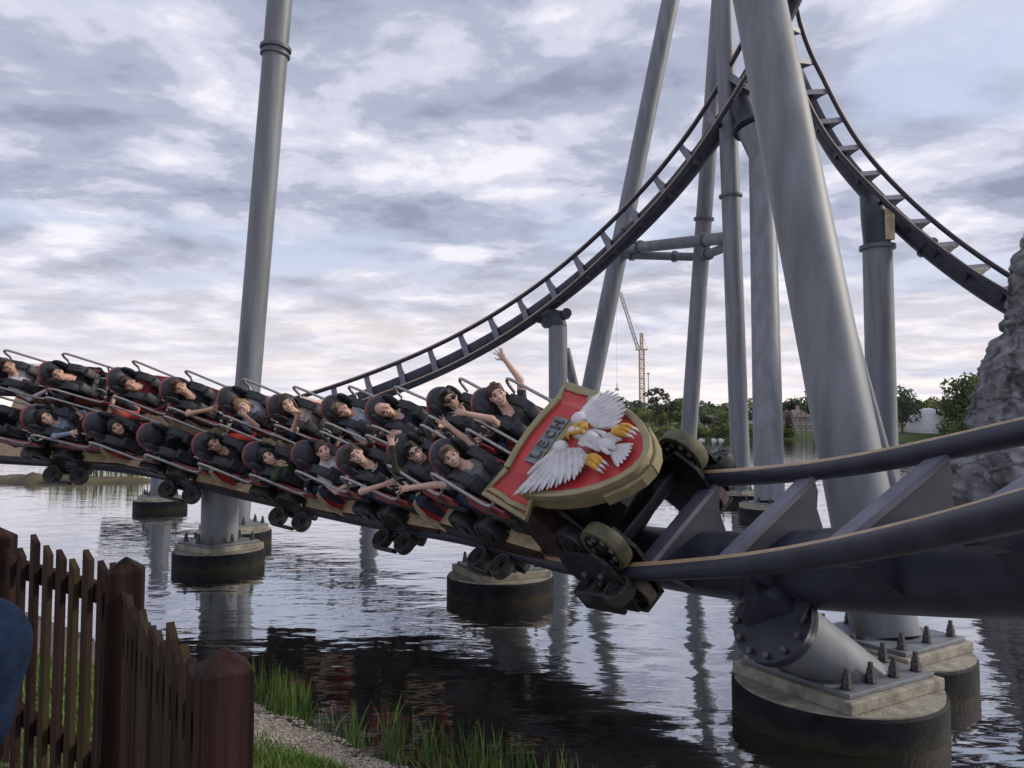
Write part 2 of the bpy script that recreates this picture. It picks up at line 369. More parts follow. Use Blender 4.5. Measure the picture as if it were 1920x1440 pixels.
mb = MB()
for i in range(15000):
    t = random.uniform(-3.8, .9); q = random.gauss(1.42, .33)
    if t > -1.6: q = max(q, .82 + .25 * math.sin(t * 5))
    x, y = from_tq(t, q)
    blade(mb, (x, y, bankz(x, y) + .01), random.uniform(.03, .11), (random.uniform(0, 6.3), random.uniform(.1, .7)), random.uniform(.0025, .005), random.choice((0, 0, 1)), segs=2)
for i in range(5200):
    c_ = WZ(random.gauss(545, 45), random.gauss(1432, 24), .26)
    if shq(c_[0], c_[1]) < .42: continue
    blade(mb, (c_[0], c_[1], bankz(c_[0], c_[1]) + .008), random.uniform(.03, .10), (random.uniform(0, 6.3), random.uniform(.1, .7)), random.uniform(.0025, .0045), random.choice((0, 0, 1)), segs=2)
o = mb.build('grass', [M_BLADE2, M_BLADE]); tag(o, 'short bright green grass between gravel and fence', 'grass', None, 'stuff')

# ------------------------------------------------------------------ tracks
def crom(K, t):
    n = len(K); t = np.clip(t, 0, n - 1 - 1e-9); i = t.astype(int); f = (t - i)[:, None]
    Kp = np.vstack([2 * K[0] - K[1], K, 2 * K[-1] - K[-2]]); a, b, c, d = Kp[i], Kp[i + 1], Kp[i + 2], Kp[i + 3]
    return .5 * (2 * b + (c - a) * f + (2 * a - 5 * b + 4 * c - d) * f ** 2 + (3 * b - a - 3 * c + d) * f ** 3)
class Track:
    def __init__(s, K, s0knot=0, N=600):
        K = np.array(K, float); K[:, 2] -= .28
        A = crom(K, np.linspace(0, len(K) - 1, N)); s.C = A[:, :3]; th = A[:, 3]
        T = np.gradient(s.C, axis=0); T /= np.linalg.norm(T, axis=1)[:, None]
        H = np.cross(T, [0, 0, 1.]); H /= np.linalg.norm(H, axis=1)[:, None]; V = np.cross(H, T)
        s.T = T; s.L = -H * np.cos(th)[:, None] + V * np.sin(th)[:, None]; s.U = np.cross(T, s.L)
        d = np.concatenate([[0], np.cumsum(np.linalg.norm(np.diff(s.C, axis=0), axis=1))])
        s.s = d - np.interp(s0knot / (len(K) - 1), np.linspace(0, 1, N), d)
    def at(s, q):
        f = lambda A: np.array([np.interp(q, s.s, A[:, k]) for k in range(3)])
        C, T, L = f(s.C), nrm(f(s.T)), f(s.L); L = nrm(L - T * (L @ T)); return C, T, L, np.cross(T, L)
SPINE_D, SPINE_R, GAUGE, RAIL_R = .47, .285, .6, .078
def tie_parts():
    mb = MB()
    for sy in (-1, 1):       # flat arm from the middle of the spine out to the rail
        pass
    top = [(-.56, -.015), (.56, -.015), (.56, -.055), (-.56, -.055)]
    mb.prism(top, lambda y, z: (-.095, y, z), lambda y, z: (.095, y, z))
    mb.mi = [1] * len(mb.mi)
    web = [(-.53, -.056), (.53, -.056), (.50, -.13), (.40, -.22), (.285, -.50), (-.285, -.50), (-.40, -.22), (-.50, -.13)]
    mb.prism(web, lambda y, z: (-.068, y, z), lambda y, z: (.068, y, z))
    return mb
TIE_MESH = tie_parts().build('tie', [M_TRACK, M_TIE_LIT]).data
bpy.data.objects.remove(bpy.data.objects['tie'])
def ring_mb(p, ax, r0, th, seg=24): return MB().cyl(np.asarray(p) - nrm(ax) * th / 2, np.asarray(p) + nrm(ax) * th / 2, r0, seg=seg)
def build_track(tr, label, ties, s_range, joints=(), seg=24):
    k = [i for i in range(len(tr.s)) if s_range[0] <= tr.s[i] <= s_range[1]][::3]
    base = tr.C[k[len(k) // 2]]
    root = thing('coaster_track', label, 'track', base)
    off = lambda A: A - base
    ups = [tr.U[i] for i in k]
    sp_ = MB().tube([off(tr.C[i] - SPINE_D * tr.U[i]) for i in k], SPINE_R, seg, True, ups).build('spine', M_TRACK, root, True)
    for sg in (-1, 1):
        worn = (lambda f: 1 if abs((f - .30 + .5) % 1 - .5) < .095 else 0) if sg > 0 else (lambda f: 1 if abs((f - .30 + .5) % 1 - .5) < .095 else 0)
        MB().tube([off(tr.C[i] + sg * GAUGE * tr.L[i]) for i in k], RAIL_R, 24, True, ups, wornfn=worn).build('rail', [M_TRACK, M_WORN], root, True, 60)
    for s_ in ties:
        C, T, L, U = tr.at(s_)
        o = bpy.data.objects.new('tie', TIE_MESH); COL.objects.link(o); o.parent = root
        o.matrix_local = mat4(C - base, T, L, U)
    for s_ in joints:
        C, T, L, U = tr.at(s_); p = C - base - SPINE_D * U
        ring_mb(p, T, SPINE_R + .07, .07).build('spine_flange', M_TRACK, root, True)
    return root
KM = [[-13.4, 12.2, 2.62, 1.10], [-10.7, 12.65, 2.58, 1.14], [-8.193, 12.706, 2.496, 1.154], [-5.872, 12.524, 2.327, 1.165], [-3.728, 11.921, 1.944, 1.114], [-1.793, 10.896, 1.678, .988],
      [-.216, 9.4, 1.61, .854], [.993, 7.64, 1.553, .758], [1.852, 5.798, 1.809, .596], [2.366, 3.819, 2.241, .499], [2.403, 1.663, 2.731, .384], [2.1, -.6, 3.25, .3]]
TM = Track(KM, 2, 1200)
build_track(TM, 'dark blue grey banked track in the foreground carrying the red train', [12.08 - 1.2 * i for i in range(14)][::-1] + [13.22, 14.42, 15.6, 16.8, 18.0], (-5.0, 19.4))
KR = [[-13.0, 24.2, 1.75, .55], [-10.4, 25.6, 2.25, .65], [-7.52, 26.308, 2.99, .757], [-4.596, 26.55, 3.974, .872], [-1.769, 26.326, 5.185, .988], [.813, 25.582, 6.694, 1.025], [3.065, 24.418, 8.462, 1.043],
      [4.973, 22.916, 10.383, 1.115], [6.427, 21.257, 12.566, 1.18], [7.5, 19.9, 15.0, 1.2], [8.2, 19.0, 17.6, 1.2]]
TR = Track(KR, 2, 900)
build_track(TR, 'dark track rising in a curve from behind the train to the top of the picture', [1.5 + 1.2 * i for i in range(-5, 20)], (-6, 24.0), (12.9,))
KD = [[9.2, 25.7, 19.6, 1.0], [9.623, 25.873, 16.998, .883], [10.244, 25.798, 14.465, .707], [11.065, 25.222, 12.054, .491], [12.102, 24.168, 9.863, .303], [13.155, 22.763, 7.858, .219], [14.204, 21.033, 6.099, .153], [15.3, 19.0, 4.7, .1], [16.5, 16.7, 3.7, .1]]
TD = Track(KD, 1, 700)
build_track(TD, 'ladder like dark track diving down from the top right behind the rock', [2.0 + 1.2 * i for i in range(-3, 15)], (-2.6, 19), (9.95,))

# ------------------------------------------------------------------ footings and columns
def bolt_mesh():
    mb = MB().cyl((0, 0, 0), (0, 0, .012), .050, seg=14)
    mb.cyl((0, 0, .012), (0, 0, .072), .040, seg=6); mb.cyl((0, 0, .072), (0, 0, .112), .032, seg=6); mb.cyl((0, 0, .112), (0, 0, .16), .021, seg=10)
    o = mb.build('anchor_bolt', M_BOLT); d = o.data; bpy.data.objects.remove(o); return d
BOLT = bolt_mesh()
ZT = .24
def footing(xy, r, ang, label, side=1.12, group='concrete footings in the lake'):
    root = thing('concrete_footing', label, 'footing', (xy[0], xy[1], 0), group=group)
    n = 40; prof = [(r * .992, -1.2), (r, -.02), (r, ZT - .02), (r - .015, ZT)]
    mb = MB(); vs = []; fs = []
    for rr, z in prof:
        for k in range(n):
            a = 2 * math.pi * k / n; vs.append((rr * math.cos(a), rr * math.sin(a), z))
    for j in range(len(prof) - 1):
        for k in range(n): fs.append((j * n + k, j * n + (k + 1) % n, (j + 1) * n + (k + 1) % n, (j + 1) * n + k))
    mb.add(vs, fs); mb.build('drum', M_DRUM, root, True, 30)
    mb = MB(); rr = r - .017; top = []
    for k in range(n):
        a = 2 * math.pi * k / n; q = rr * (1 + random.uniform(-.012, .006)); top.append((q * math.cos(a), q * math.sin(a)))
    mb.prism(top, lambda x, y: (x, y, ZT - .05), lambda x, y: (x, y, ZT + .012)); mb.build('concrete_cap', M_CONC, root)
    ca, sa = math.cos(ang), math.sin(ang); Mz = np.array([[ca, -sa, 0], [sa, ca, 0], [0, 0, 1]])
    mb = MB().bbox((0, 0, ZT + .055), (side, side, .09), .012, Mz); mb.build('plinth', M_CONC, root)
    return root
def column(base, top, r0, r1, label, ang=0, side=1.0, rings=(), plate=True, nb=3, group='grey steel support columns', bend=None, bolts=True, smooth_top=None):
    base = np.asarray(base, float); top = np.asarray(top, float)
    root = thing('support_column', label, 'column', base, group=group)
    pts = [np.zeros(3), top - base] if bend is None else [np.zeros(3)] + [np.asarray(b) - base for b in bend]
    if bend is None: pts = [top * f + base * (1 - f) - base for f in np.linspace(0, 1, 6)]
    nn = len(pts); MB().tube(pts, [r0 + (r1 - r0) * i / (nn - 1) for i in range(nn)], 40, True).build('tube', M_COLUMN, root, True, 50)
    ax = nrm(top - base)
    for f, rr, th in rings:
        p = (top - base) * f; rad = r0 + (r1 - r0) * f
        mb = ring_mb(p, ax, rad + rr, th, 32); mb.build('flange_ring', M_COLUMN_DK, root, True)
    if plate:
        ca, sa = math.cos(ang), math.sin(ang); Mz = np.array([[ca, -sa, 0], [sa, ca, 0], [0, 0, 1]])
        MB().bbox((0, 0, .018), (side * .93, side * .93, .034), .006, Mz).build('base_plate', M_COLUMN, root)
        if bolts:
            h = side * .93 / 2 - .085
            for sgn in (-1, 1):
                for k in range(nb):
                    t = -h + 2 * h * k / (nb - 1)
                    for p in ((t, sgn * h),) + (((sgn * h, t),) if 0 < k < nb - 1 else ()):
                        b = bpy.data.objects.new('anchor_bolt', BOLT); COL.objects.link(b); b.parent = root; b.scale = (.85, .85, .85)
                        q = Mz @ np.array([p[0], p[1], .035]); b.location = q
    return root
ZB = ZT + .10
# front footing with the slanted stub under the foreground track
A_F = R(30)
FC = np.array([2.49, 6.03])
footing(FC, .77, A_F, 'large round dark footing in front at lower right with slanted stub', 1.08)
C, T, L, U = TM.at(12.95)
spn = C - SPINE_D * U
fl = PX(1452, 1166, 5.55)
fax = nrm(np.array([FC[0] + .05, FC[1] + .05, ZB]) - fl)
root = thing('support_column', 'short slanted grey stub bolted under the foreground track', 'column', (FC[0], FC[1], ZB), group='grey steel support columns')
o3 = np.array([FC[0], FC[1], ZB])
bs = o3 + np.array([.06, -.02, -.0]); 
pts = [bs - o3 + np.array([0, 0, -.02]), fl + fax * .06 - o3]
# cone cut flat at its foot: rings slide from the horizontal plate to the flange plane
vs = []; fs = []; n = 40
u1 = nrm(np.cross(fax, [0, 0, 1.])); u2 = np.cross(fax, u1)
e1 = nrm(np.array([u1[0], u1[1], 0])); e2 = nrm(np.array([fax[0], fax[1], 0])) * np.sign(u2 @ np.array([fax[0], fax[1], 0]) + 1e-9)
for j in range(9):
    f = j / 8
    for k in range(n):
        a = 2 * math.pi * k / n
        pb = pts[0] + .33 * math.cos(a) * e1 + .42 * math.sin(a) * e2
        pt = pts[1] + .255 * math.cos(a) * u1 + .255 * math.sin(a) * u2
        vs.append(pb * (1 - f) + pt * f)
for j in range(8):
    for k in range(n): fs.append((j * n + k, j * n + (k + 1) % n, (j + 1) * n + (k + 1) % n, (j + 1) * n + k))
MB().add(vs, fs).build('tube', M_COLUMN, root, True)
mb = MB().cyl(fl - o3 - fax * .045, fl - o3 - fax * .003, .315, seg=40); mb.cyl(fl - o3 + fax * .003, fl - o3 + fax * .045, .315, seg=40)
mb.build('flange', M_TRACK, root, True)
for k in range(12):
    a = 2 * math.pi * (k + .5) / 12; p = fl - o3 + .268 * (math.cos(a) * u1 + math.sin(a) * u2)
    MB().cyl(p - fax * .085, p - fax * .046, .024, seg=6).build('flange_bolt', M_BOLT, root)
s2 = spn - o3
MB().tube([fl - o3 - fax * .04, (fl - o3) * .5 + s2 * .5, s2], [.20, .21, .26], 28).build('saddle', M_TRACK, root, True)
for sg in (-1, 1):
    w = nrm(np.cross(T, fax)) * 0 + T
    p0 = fl - o3 - fax * .045; 
    q = [p0 + T * sg * .24, p0 + T * sg * .31, s2 + T * sg * .55, s2 + T * sg * .25]
    nn_ = nrm(np.cross(q[1] - q[0], q[3] - q[0])) * .012
    MB().add([p - nn_ for p in q] + [p + nn_ for p in q], [(0, 1, 2, 3), (7, 6, 5, 4), (0, 4, 5, 1), (1, 5, 6, 2), (2, 6, 7, 3), (3, 7, 4, 0)]).build('gusset', M_TRACK, root)
Mz = np.array([[math.cos(A_F), -math.sin(A_F), 0], [math.sin(A_F), math.cos(A_F), 0], [0, 0, 1]])
MB().bbox((0, 0, .018), (.98, .98, .034), .006, Mz).build('base_plate', M_COLUMN, root)
for sgn in (-1, 1):
    for k in range(4):
        t = -.40 + .267 * k
        for p in ((t, sgn * .40),) + (((sgn * .40, t),) if 0 < k < 3 else ()):
            b = bpy.data.objects.new('anchor_bolt', BOLT); COL.objects.link(b); b.parent = root; b.scale = (.9, .9, .9); b.location = Mz @ np.array([p[0], p[1], .035])

# giant leaning column behind it
E0 = np.array([3.33, 6.95]); footing(E0, .71, R(32), 'round dark footing under the giant leaning column, behind the slanted stub', 1.0)
eb = np.array([3.33, 6.95, ZB]); et = PX(1360, -320, 9.6)
column(eb, et, .285, .285, 'giant pale grey leaning column crossing the picture at right', R(32), .98, rings=((.79, .004, .02),))
# short column below the middle of the train
def sp_at(u, lo, hi):
    b = None
    for s_ in np.linspace(lo, hi, 200):
        C, T, L, U = TM.at(s_); p = C - SPINE_D * U; e = abs(proj(p)[0] - u)
        if b is None or e < b[0]: b = (e, p)
    return b[1]
p = PX(411, 1028, 12.3); S0 = np.array([p[0], p[1]])
footing(S0, .70, R(52), 'round footing under the thick short column beneath the train', .98)
q = sp_at(411, 1, 8)
column((S0[0], S0[1], ZB), (S0[0], S0[1] , q[2] + .05), .285, .285, 'thick short grey column holding the track beneath the train', R(52), .96)
p = PX(438, 994, 14.5); P0 = np.array([p[0], p[1]])
footing(P0, .69, R(40), 'round footing half hidden behind the thick short column', .98)
column((P0[0] + .05, P0[1], ZB), PX(541, -200, 14.9), .235, .235, 'tall slim grey pole standing alone at left, flange near its top', R(40), .96, rings=((.749, .06, .06), (.739, .045, .05)))
p = PX(938, 1077, 10.2); S1 = np.array([p[0], p[1]])
footing(S1, .71, R(25), 'round footing under the wheels at the front of the train', 1.0)
C, T, L, U = TM.at(9.15); q = C - SPINE_D * U
column((S1[0], S1[1], ZB), (q[0], q[1] + .1, q[2] - .1), .27, .25, 'short leaning column hidden behind the wheels of the train', R(25), .96)
p = PX(301, 936, 20.4); footing(p[:2], .67, R(35), 'small round footing farthest left in the lake', .95)
column((p[0], p[1], ZB), (p[0] - .05, p[1] + .1, 2.3), .27, .22, 'short grey column rising behind the rear of the train', R(35), .9, rings=((.97, .05, .08),))
# back supports
dC = 22.1; p = PX(1390, 926, dC); footing(p[:2], .7, R(30), 'round footing under the ringed column right of the emblem', 1.0)
column((p[0], p[1], ZB), PX(1351, -160, 22.6), .27, .26, 'slim straight column with ring, between the leaning pole and thicker column', R(30), .95, rings=((.506, .07, .07),))
CC_b, CC_t = np.array([p[0], p[1], ZB]), PX(1351, -160, 22.6)
p = PX(1285, 905, 25.5); footing(p[:2], .7, R(20), 'far footing hidden behind the front wheels', 1.0)
CB_b, CB_t = np.array([p[0], p[1], ZB]), PX(1360, -160, 25.0)
column(CB_b, CB_t, .27, .25, 'slim pole leaning right behind the ringed column', R(20), .95, rings=((.468, .07, .08),))
p = PX(1073, 900, 27.0); footing(p[:2], .7, R(20), 'far footing hidden behind the emblem', 1.0)
CA_b, CA_t = np.array([p[0], p[1], ZB]), PX(1290, -160, 28.5)
column(CA_b, CA_t, .33, .32, 'long pole leaning strongly right behind the emblem and rising track', R(20), .95)
def on(b, t, v):
    lo, hi = 0, 1
    for _ in range(40):
        m = (lo + hi) / 2
        if proj(b + (t - b) * m)[1] > v: lo = m
        else: hi = m
    return b + (t - b) * lo
br = thing('brace', 'horizontal grey pipes bracing the leaning pole to the ringed columns', 'brace', on(CA_b, CA_t, 470)); b0 = np.array(br.location)
def pipe(a, b, r, rings):
    MB().tube([a - b0, b - b0], r, 24).build('pipe', M_COLUMN, br, True)
    for f in rings: ring_mb(a * (1 - f) + b * f - b0, b - a, r + .055, .10).build('pipe_flange', M_COLUMN_DK, br, True)
pa = on(CA_b, CA_t, 468); pc = on(CC_b, CC_t, 445); pb = on(CB_b, CB_t, 482)
pipe(pa, pc, .185, (.22, .80)); pipe(on(CA_b, CA_t, 478), pb, .14, (.18, .70)); pipe(on(CC_b, CC_t, 458), pb, .14, (.75,))
# column holding the rising track high at right
p = PX(1443, 945, 18.5); D0 = p; footing(p[:2], .72, R(28), 'footing of the thick column right of the ringed one', 1.0)
C, T, L, U = TR.at(17.9); spx = C - SPINE_D * U
dt = PX(1428, 292, 21.6); dm = PX(1404, 240, 21.7)
root = column((p[0], p[1], ZB), dt, .36, .34, 'thick grey column with bent top holding the rising track', R(28), .98, bend=[D0 * .5 + dt * .5, dt, dm])
mb = MB().tube([dm * .98 + spx * .02 - np.array(root.location), spx - np.array(root.location)], [.34, .30], 24); mb.build('saddle', M_TRACK, root, True)
ax = nrm(spx - dm); ring_mb(dm - np.array(root.location), ax, .46, .12).build('flange_ring', M_TRACK, root, True)
# column holding the diving track
C, T, L, U = TD.at(7.2); spx = C - SPINE_D * U
gt = PX(1645, 462, 24.4); gb = np.array([gt[0] + .0, gt[1], ZB])
footing(gb[:2], .8, R(20), 'footing of the thick column holding the diving track', 1.2)
root = column(gb, gt, .45, .44, 'thick ringed column at right holding the diving track', R(20), 1.15, rings=((.995, .10, .12),))
g0 = np.array(root.location)
MB().tube([gt - g0, gt - g0 + np.array([-.05, 0, .9]), spx - g0 + np.array([0, .05, -.12])], [.40, .42, .26], 24).build('saddle', M_TRACK, root, True)
MB().bbox(gt - g0 + np.array([.22, -.36, .62]), (.30, .12, 1.0), .03).build('saddle_plate', M_CREAM, root)
# column under the middle of the rising track with a brace
C, T, L, U = TR.at(8.9); spx = C - SPINE_D * U
ht = PX(1046, 612, 25.6); hb = np.array([ht[0], ht[1], ZB]); footing(hb[:2], .7, R(20), 'far footing behind the shield emblem', 1.0)
root = column(hb, ht, .315, .31, 'grey column under the rising track behind the front riders', R(20), .95)
g0 = np.array(root.location)
MB().tube([ht - g0, ht - g0 + np.array([-.02, 0, .25]), spx - g0], [.31, .31, .27], 24).build('saddle', M_TRACK, root, True)
for sx_ in (-1, 1): MB().cyl(ht - g0 + np.array([.33 * sx_ - .05, -.2, .12 + .3 * (sx_ > 0)]), ht - g0 + np.array([.33 * sx_ - .05, .2, .12 + .3 * (sx_ > 0)]), .17, seg=20).build('saddle_flange', M_TRACK, root, True)
a = PX(1060, 655, 25.9); b = PX(1120, 905, 27.2)
MB().tube([a - g0, b - g0], .16, 20).build('brace_pipe', M_COLUMN, root, True)
C, T, L, U = TR.at(2.6); spx = C - SPINE_D * U
footing(spx[:2], .7, R(20), 'far footing hidden behind the middle of the train', 1.0)
column((spx[0], spx[1], ZB), (spx[0], spx[1], spx[2]), .3, .28, 'grey column under the low part of the rising track behind the train', R(20), .95)
# slim strut seen beside the giant column
fa = PX(1588, 600, 12.2); fb = PX(1700, 1010, 12.2); footing(fb[:2], .6, R(20), 'footing hidden behind the foreground track at right', .85)
column((fb[0], fb[1], ZB), fa, .125, .10, 'thin pale strut leaning against the giant column', R(20), .8)

# ------------------------------------------------------------------ rock
def vnoise(P, seed=0):
    P = np.asarray(P); i = np.floor(P).astype(int); f = P - i; f = f * f * (3 - 2 * f)
    def h(a): 
        n = (a[..., 0] * 374761393 + a[..., 1] * 668265263 + a[..., 2] * 2147483647 + seed * 974711) & 0x7fffffff
        n = (n ^ (n >> 13)) * 1274126177 & 0x7fffffff; return ((n ^ (n >> 16)) & 0xffff) / 65535.0
    r = 0
    for dx in (0, 1):
        for dy in (0, 1):
            for dz in (0, 1):
                w = (f[..., 0] if dx else 1 - f[..., 0]) * (f[..., 1] if dy else 1 - f[..., 1]) * (f[..., 2] if dz else 1 - f[..., 2])
                r = r + w * h(i + np.array([dx, dy, dz]))
    return r
def fbm(P, oct=4, seed=0):
    a, s_, t = .5, 1.0, 0
    for o in range(oct): t = t + a * (vnoise(np.asarray(P) * s_, seed + o) - .5); a *= .5; s_ *= 2.1
    return t
def rock(name, label, c, prof, depth, seed):
    # prof: list of (z, left_x, right_x)
    nz, na = 220, 260; zs = np.linspace(prof[0][0], prof[-1][0], nz); vs = []; fs = []
    for z in zs:
        xl = np.interp(z, [p[0] for p in prof], [p[1] for p in prof]); xr = np.interp(z, [p[0] for p in prof], [p[2] for p in prof])
        for k in range(na):
            a = 2 * math.pi * k / na; ca, sa = math.cos(a), math.sin(a)
            ca = math.copysign(abs(ca) ** .8, ca); sa = math.copysign(abs(sa) ** .8, sa)
            vs.append([(xl + xr) / 2 + (xr - xl) / 2 * ca, c + depth * sa * (.7 + .3 * (xr - xl) / 6), z])
    V = np.array(vs); cen = V.reshape(nz, na, 3).mean(1, keepdims=True)
    d = V.reshape(nz, na, 3) - cen; d[..., 2] = 0; d /= np.linalg.norm(d, axis=2, keepdims=True) + 1e-9; d = d.reshape(-1, 3)
    n1 = fbm(V * np.array([.45, .45, .35]), 3, seed) * 1.3
    n2 = fbm(V * np.array([1.5, 1.5, 1.1]), 4, seed + 9)
    rid = (1 - np.abs(2 * fbm(V * np.array([1.1, 1.1, .8]), 4, seed + 5))) ** 4
    V = V + d * (n1 + n2 * .55 - rid * .22 + fbm(V * np.array([2.2, 2.2, 4.0]), 4, seed + 21) * .40 + fbm(V * np.array([7.0, 7.0, 9.0]), 3, seed + 31) * .09)[:, None] + np.stack([np.zeros(len(V)), np.zeros(len(V)), n2 * .3], 1)
    for j in range(nz - 1):
        for k in range(na): fs.append((j * na + k, j * na + (k + 1) % na, (j + 1) * na + (k + 1) % na, (j + 1) * na + k))
    mb = MB(); mb.add(list(V), fs); mb.add([V[-na:].mean(0) + np.array([0, 0, .2])] + list(V[-na:]), [(0, 1 + k, 1 + (k + 1) % na) for k in range(na)])
    root = tag(mb.build(name, M_ROCK, None, True, 28), label, 'rock'); return root
rk = rock('artificial_rock', 'tall craggy grey artificial rock at the right edge', 18.4,
     [(-.8, 10.3, 18), (.0, 10.5, 18), (.6, 10.6, 17.8), (1.2, 10.65, 17.6), (1.75, 11.2, 17.4), (2.7, 11.4, 17), (3.6, 11.55, 16.8), (4.5, 12.0, 16.4), (5.8, 12.4, 15.8), (6.6, 12.75, 15.4), (7.6, 13.4, 15.0)], 2.0, 3)

# ------------------------------------------------------------------ island strip and far shore
def strip(name, label, pts, w, h, m, seed, kind='structure'):
    mb = MB(); n = 90; vs = []; fs = []; prof = [(-1, -.1), (-.8, .5), (-.3, 1), (.3, .9), (.8, .5), (1, -.1)]
    P = np.array(pts, float)
    for i in range(n + 1):
        f = i / n * (len(P) - 1); k = min(int(f), len(P) - 2); c = P[k] * (1 - f + k) + P[k + 1] * (f - k); e = math.sin(math.pi * i / n) ** .4 + .02
        for a, b in prof:
            nz = fbm(np.array([[c[0] * 1.1 + a * 2, c[1] + a, seed]]), 3, seed)[0]
            vs.append((c[0], c[1] + a * w * e * (1 + nz), -.08 + (b * h) * e * (1 + 1.6 * nz)))
    m_ = len(prof)
    for i in range(n):
        for k in range(m_ - 1): fs.append((i * m_ + k, i * m_ + k + 1, (i + 1) * m_ + k + 1, (i + 1) * m_ + k))
    mb.add(vs, fs); return tag(mb.build(name, m, None, True, 80), label, None, None, kind)
ip = WZ(0, 903), WZ(150, 904), WZ(292, 903)
strip('island', 'low floating strip of mossy matting on the lake at left', [ip[0] + np.array([-16, 1.0, 0]), ip[0], ip[1], ip[2]], .75, .36, M_ISLAND, 3)
def reed_clump(u, v, n, h0, spread, label, m, group='dry reeds on the floating strip'):
    b = WZ(u, v); mb = MB()
    for i in range(n):
        blade(mb, (random.gauss(0, spread), random.gauss(0, .2), .1), random.uniform(.5, 1) * h0, (random.uniform(0, 6.3), random.uniform(0, .18)), random.uniform(.008, .016), random.choice((0, 0, 1)), segs=3)
    o = mb.build('reed_clump', [m, M_BLADE2]); o.location = b; return tag(o, label, 'reeds', group)
reed_clump(128, 902, 150, 1.1, .45, 'dry green reed clump, left one on the floating strip', M_DRYREED)
reed_clump(168, 902, 110, 1.25, .35, 'pale reed clump in the middle of the floating strip', M_DRYREED)
reed_clump(222, 902, 120, 1.2, .4, 'yellow reed clump at the right of the floating strip', M_DRYREED)
reed_clump(252, 902, 90, 1.35, .3, 'thin dry brown reeds at the right end of the floating strip', M_DRYREED)

FS = 118.0
mb = MB(); xs = np.linspace(-520, 520, 160); vs = []; fs = []
for x in xs:
    y0 = FS + 2.5 * math.sin(x * .05) + 1.2 * math.sin(x * .21)
    for dy, z in ((-1, -.3), (0, .25), (2, .9), (20, 1.6), (160, 4), (900, 8)): vs.append((x, y0 + dy, z))
for i in range(len(xs) - 1):
    for k in range(5): fs.append((i * 6 + k, i * 6 + k + 1, (i + 1) * 6 + k + 1, (i + 1) * 6 + k))
tag(mb.add(vs, fs).build('far_shore', M_LAND, None, True, 60), 'green grassy bank along the far lake shore', None, None, 'structure')

def crown_mesh(lobes, n, size, seed):
    rnd = random.Random(seed); mb = MB()
    tot = sum(l[3] * l[4] * l[5] for l in lobes)
    for l in lobes:
        cx, cy, cz, rx, ry, rz = l
        for i in range(int(n * rx * ry * rz / tot) + 12):
            a = rnd.uniform(0, 2 * math.pi); z = rnd.uniform(-1, 1); r = rnd.uniform(.45, 1.08) ** .5
            q = math.sqrt(max(0, 1 - z * z)); p = np.array([cx + rx * r * q * math.cos(a), cy + ry * r * q * math.sin(a), cz + rz * r * z])
            s_ = size * rnd.uniform(.5, 1.25)
            u = nrm([rnd.gauss(0, 1), rnd.gauss(0, 1), rnd.gauss(0, .7)]); v = nrm(np.cross(u, [rnd.gauss(0, 1), rnd.gauss(0, 1), rnd.gauss(0, 1)]))
            mb.add([p - u * s_ * .6, p - v * s_ * .45, p + u * s_ * .6, p + v * s_ * .45], [(0, 1, 2, 3)])
    return mb
TREE_KINDS = {}
def tree_kind(key, h, w, leaf, seed, kind='round', n=1300, size=.42):
    rnd = random.Random(seed); lob = []
    if kind == 'round':
        for i in range(13):
            a = rnd.uniform(0, 6.3); r = w * .5 * rnd.uniform(.1, .72); z = h * rnd.uniform(.28, .86); k = 1 - .5 * abs(z / h - .5)
            s_ = w * rnd.uniform(.14, .26) * k; lob.append((r * math.cos(a) * k, r * math.sin(a) * k, z, s_, s_, s_ * .9))
    elif kind == 'cone':
        for i in range(9):
            z = h * (.08 + .88 * i / 8); s_ = w * .5 * (1 - i / 9.2) + .12; lob.append((0, 0, z, s_, s_, h * .07))
    elif kind == 'sparse':
        for i in range(15):
            a = rnd.uniform(0, 6.3); r = w * .5 * rnd.uniform(.15, .95); z = h * rnd.uniform(.42, .97); s_ = w * rnd.uniform(.07, .15); lob.append((r * math.cos(a), r * math.sin(a), z, s_, s_, s_ * .8))
    elif kind == 'bush':
        for i in range(9):
            a = rnd.uniform(0, 6.3); r = w * .5 * rnd.uniform(0, .8); s_ = w * rnd.uniform(.16, .25); lob.append((r * math.cos(a), r * math.sin(a), h * rnd.uniform(.15, .72), s_, s_, h * .26))
    cm = crown_mesh(lob, n, size, seed).build('crown', leaf)
    mb = MB().tube([(0, 0, -.3), (.1, 0, h * .3), (.0, .1, h * .62), (.05, 0, h * .9)], [h * .026, h * .020, h * .012, h * .004], 8)
    for l in lob[:7]: mb.tube([(0, 0, h * .25), (l[0] * .4, l[1] * .4, (h * .25 + l[2]) * .5), (l[0], l[1], l[2])], [h * .011, h * .007, h * .003], 5)
    tm = mb.build('trunk', M_BARK)
    TREE_KINDS[key] = (tm.data, cm.data); bpy.data.objects.remove(tm); bpy.data.objects.remove(cm)
tree_kind('a', 8.0, 7.0, LEAF[0], 1); tree_kind('b', 9.0, 6.0, LEAF[1], 2); tree_kind('c', 7.0, 7.0, LEAF[2], 3)
tree_kind('s', 9.5, 6.5, LEAF[3], 4, 'sparse', 1100, .38); tree_kind('k', 7.0, 3.2, LEAF[4], 5, 'cone', 1000, .34); tree_kind('e', 9.0, 8.0, LEAF[5], 6)
tree_kind('h', 2.4, 5.0, LEAF[2], 7, 'bush', 700, .32); tree_kind('d', 3.0, 5.0, LEAF[0], 8, 'bush', 700, .34)
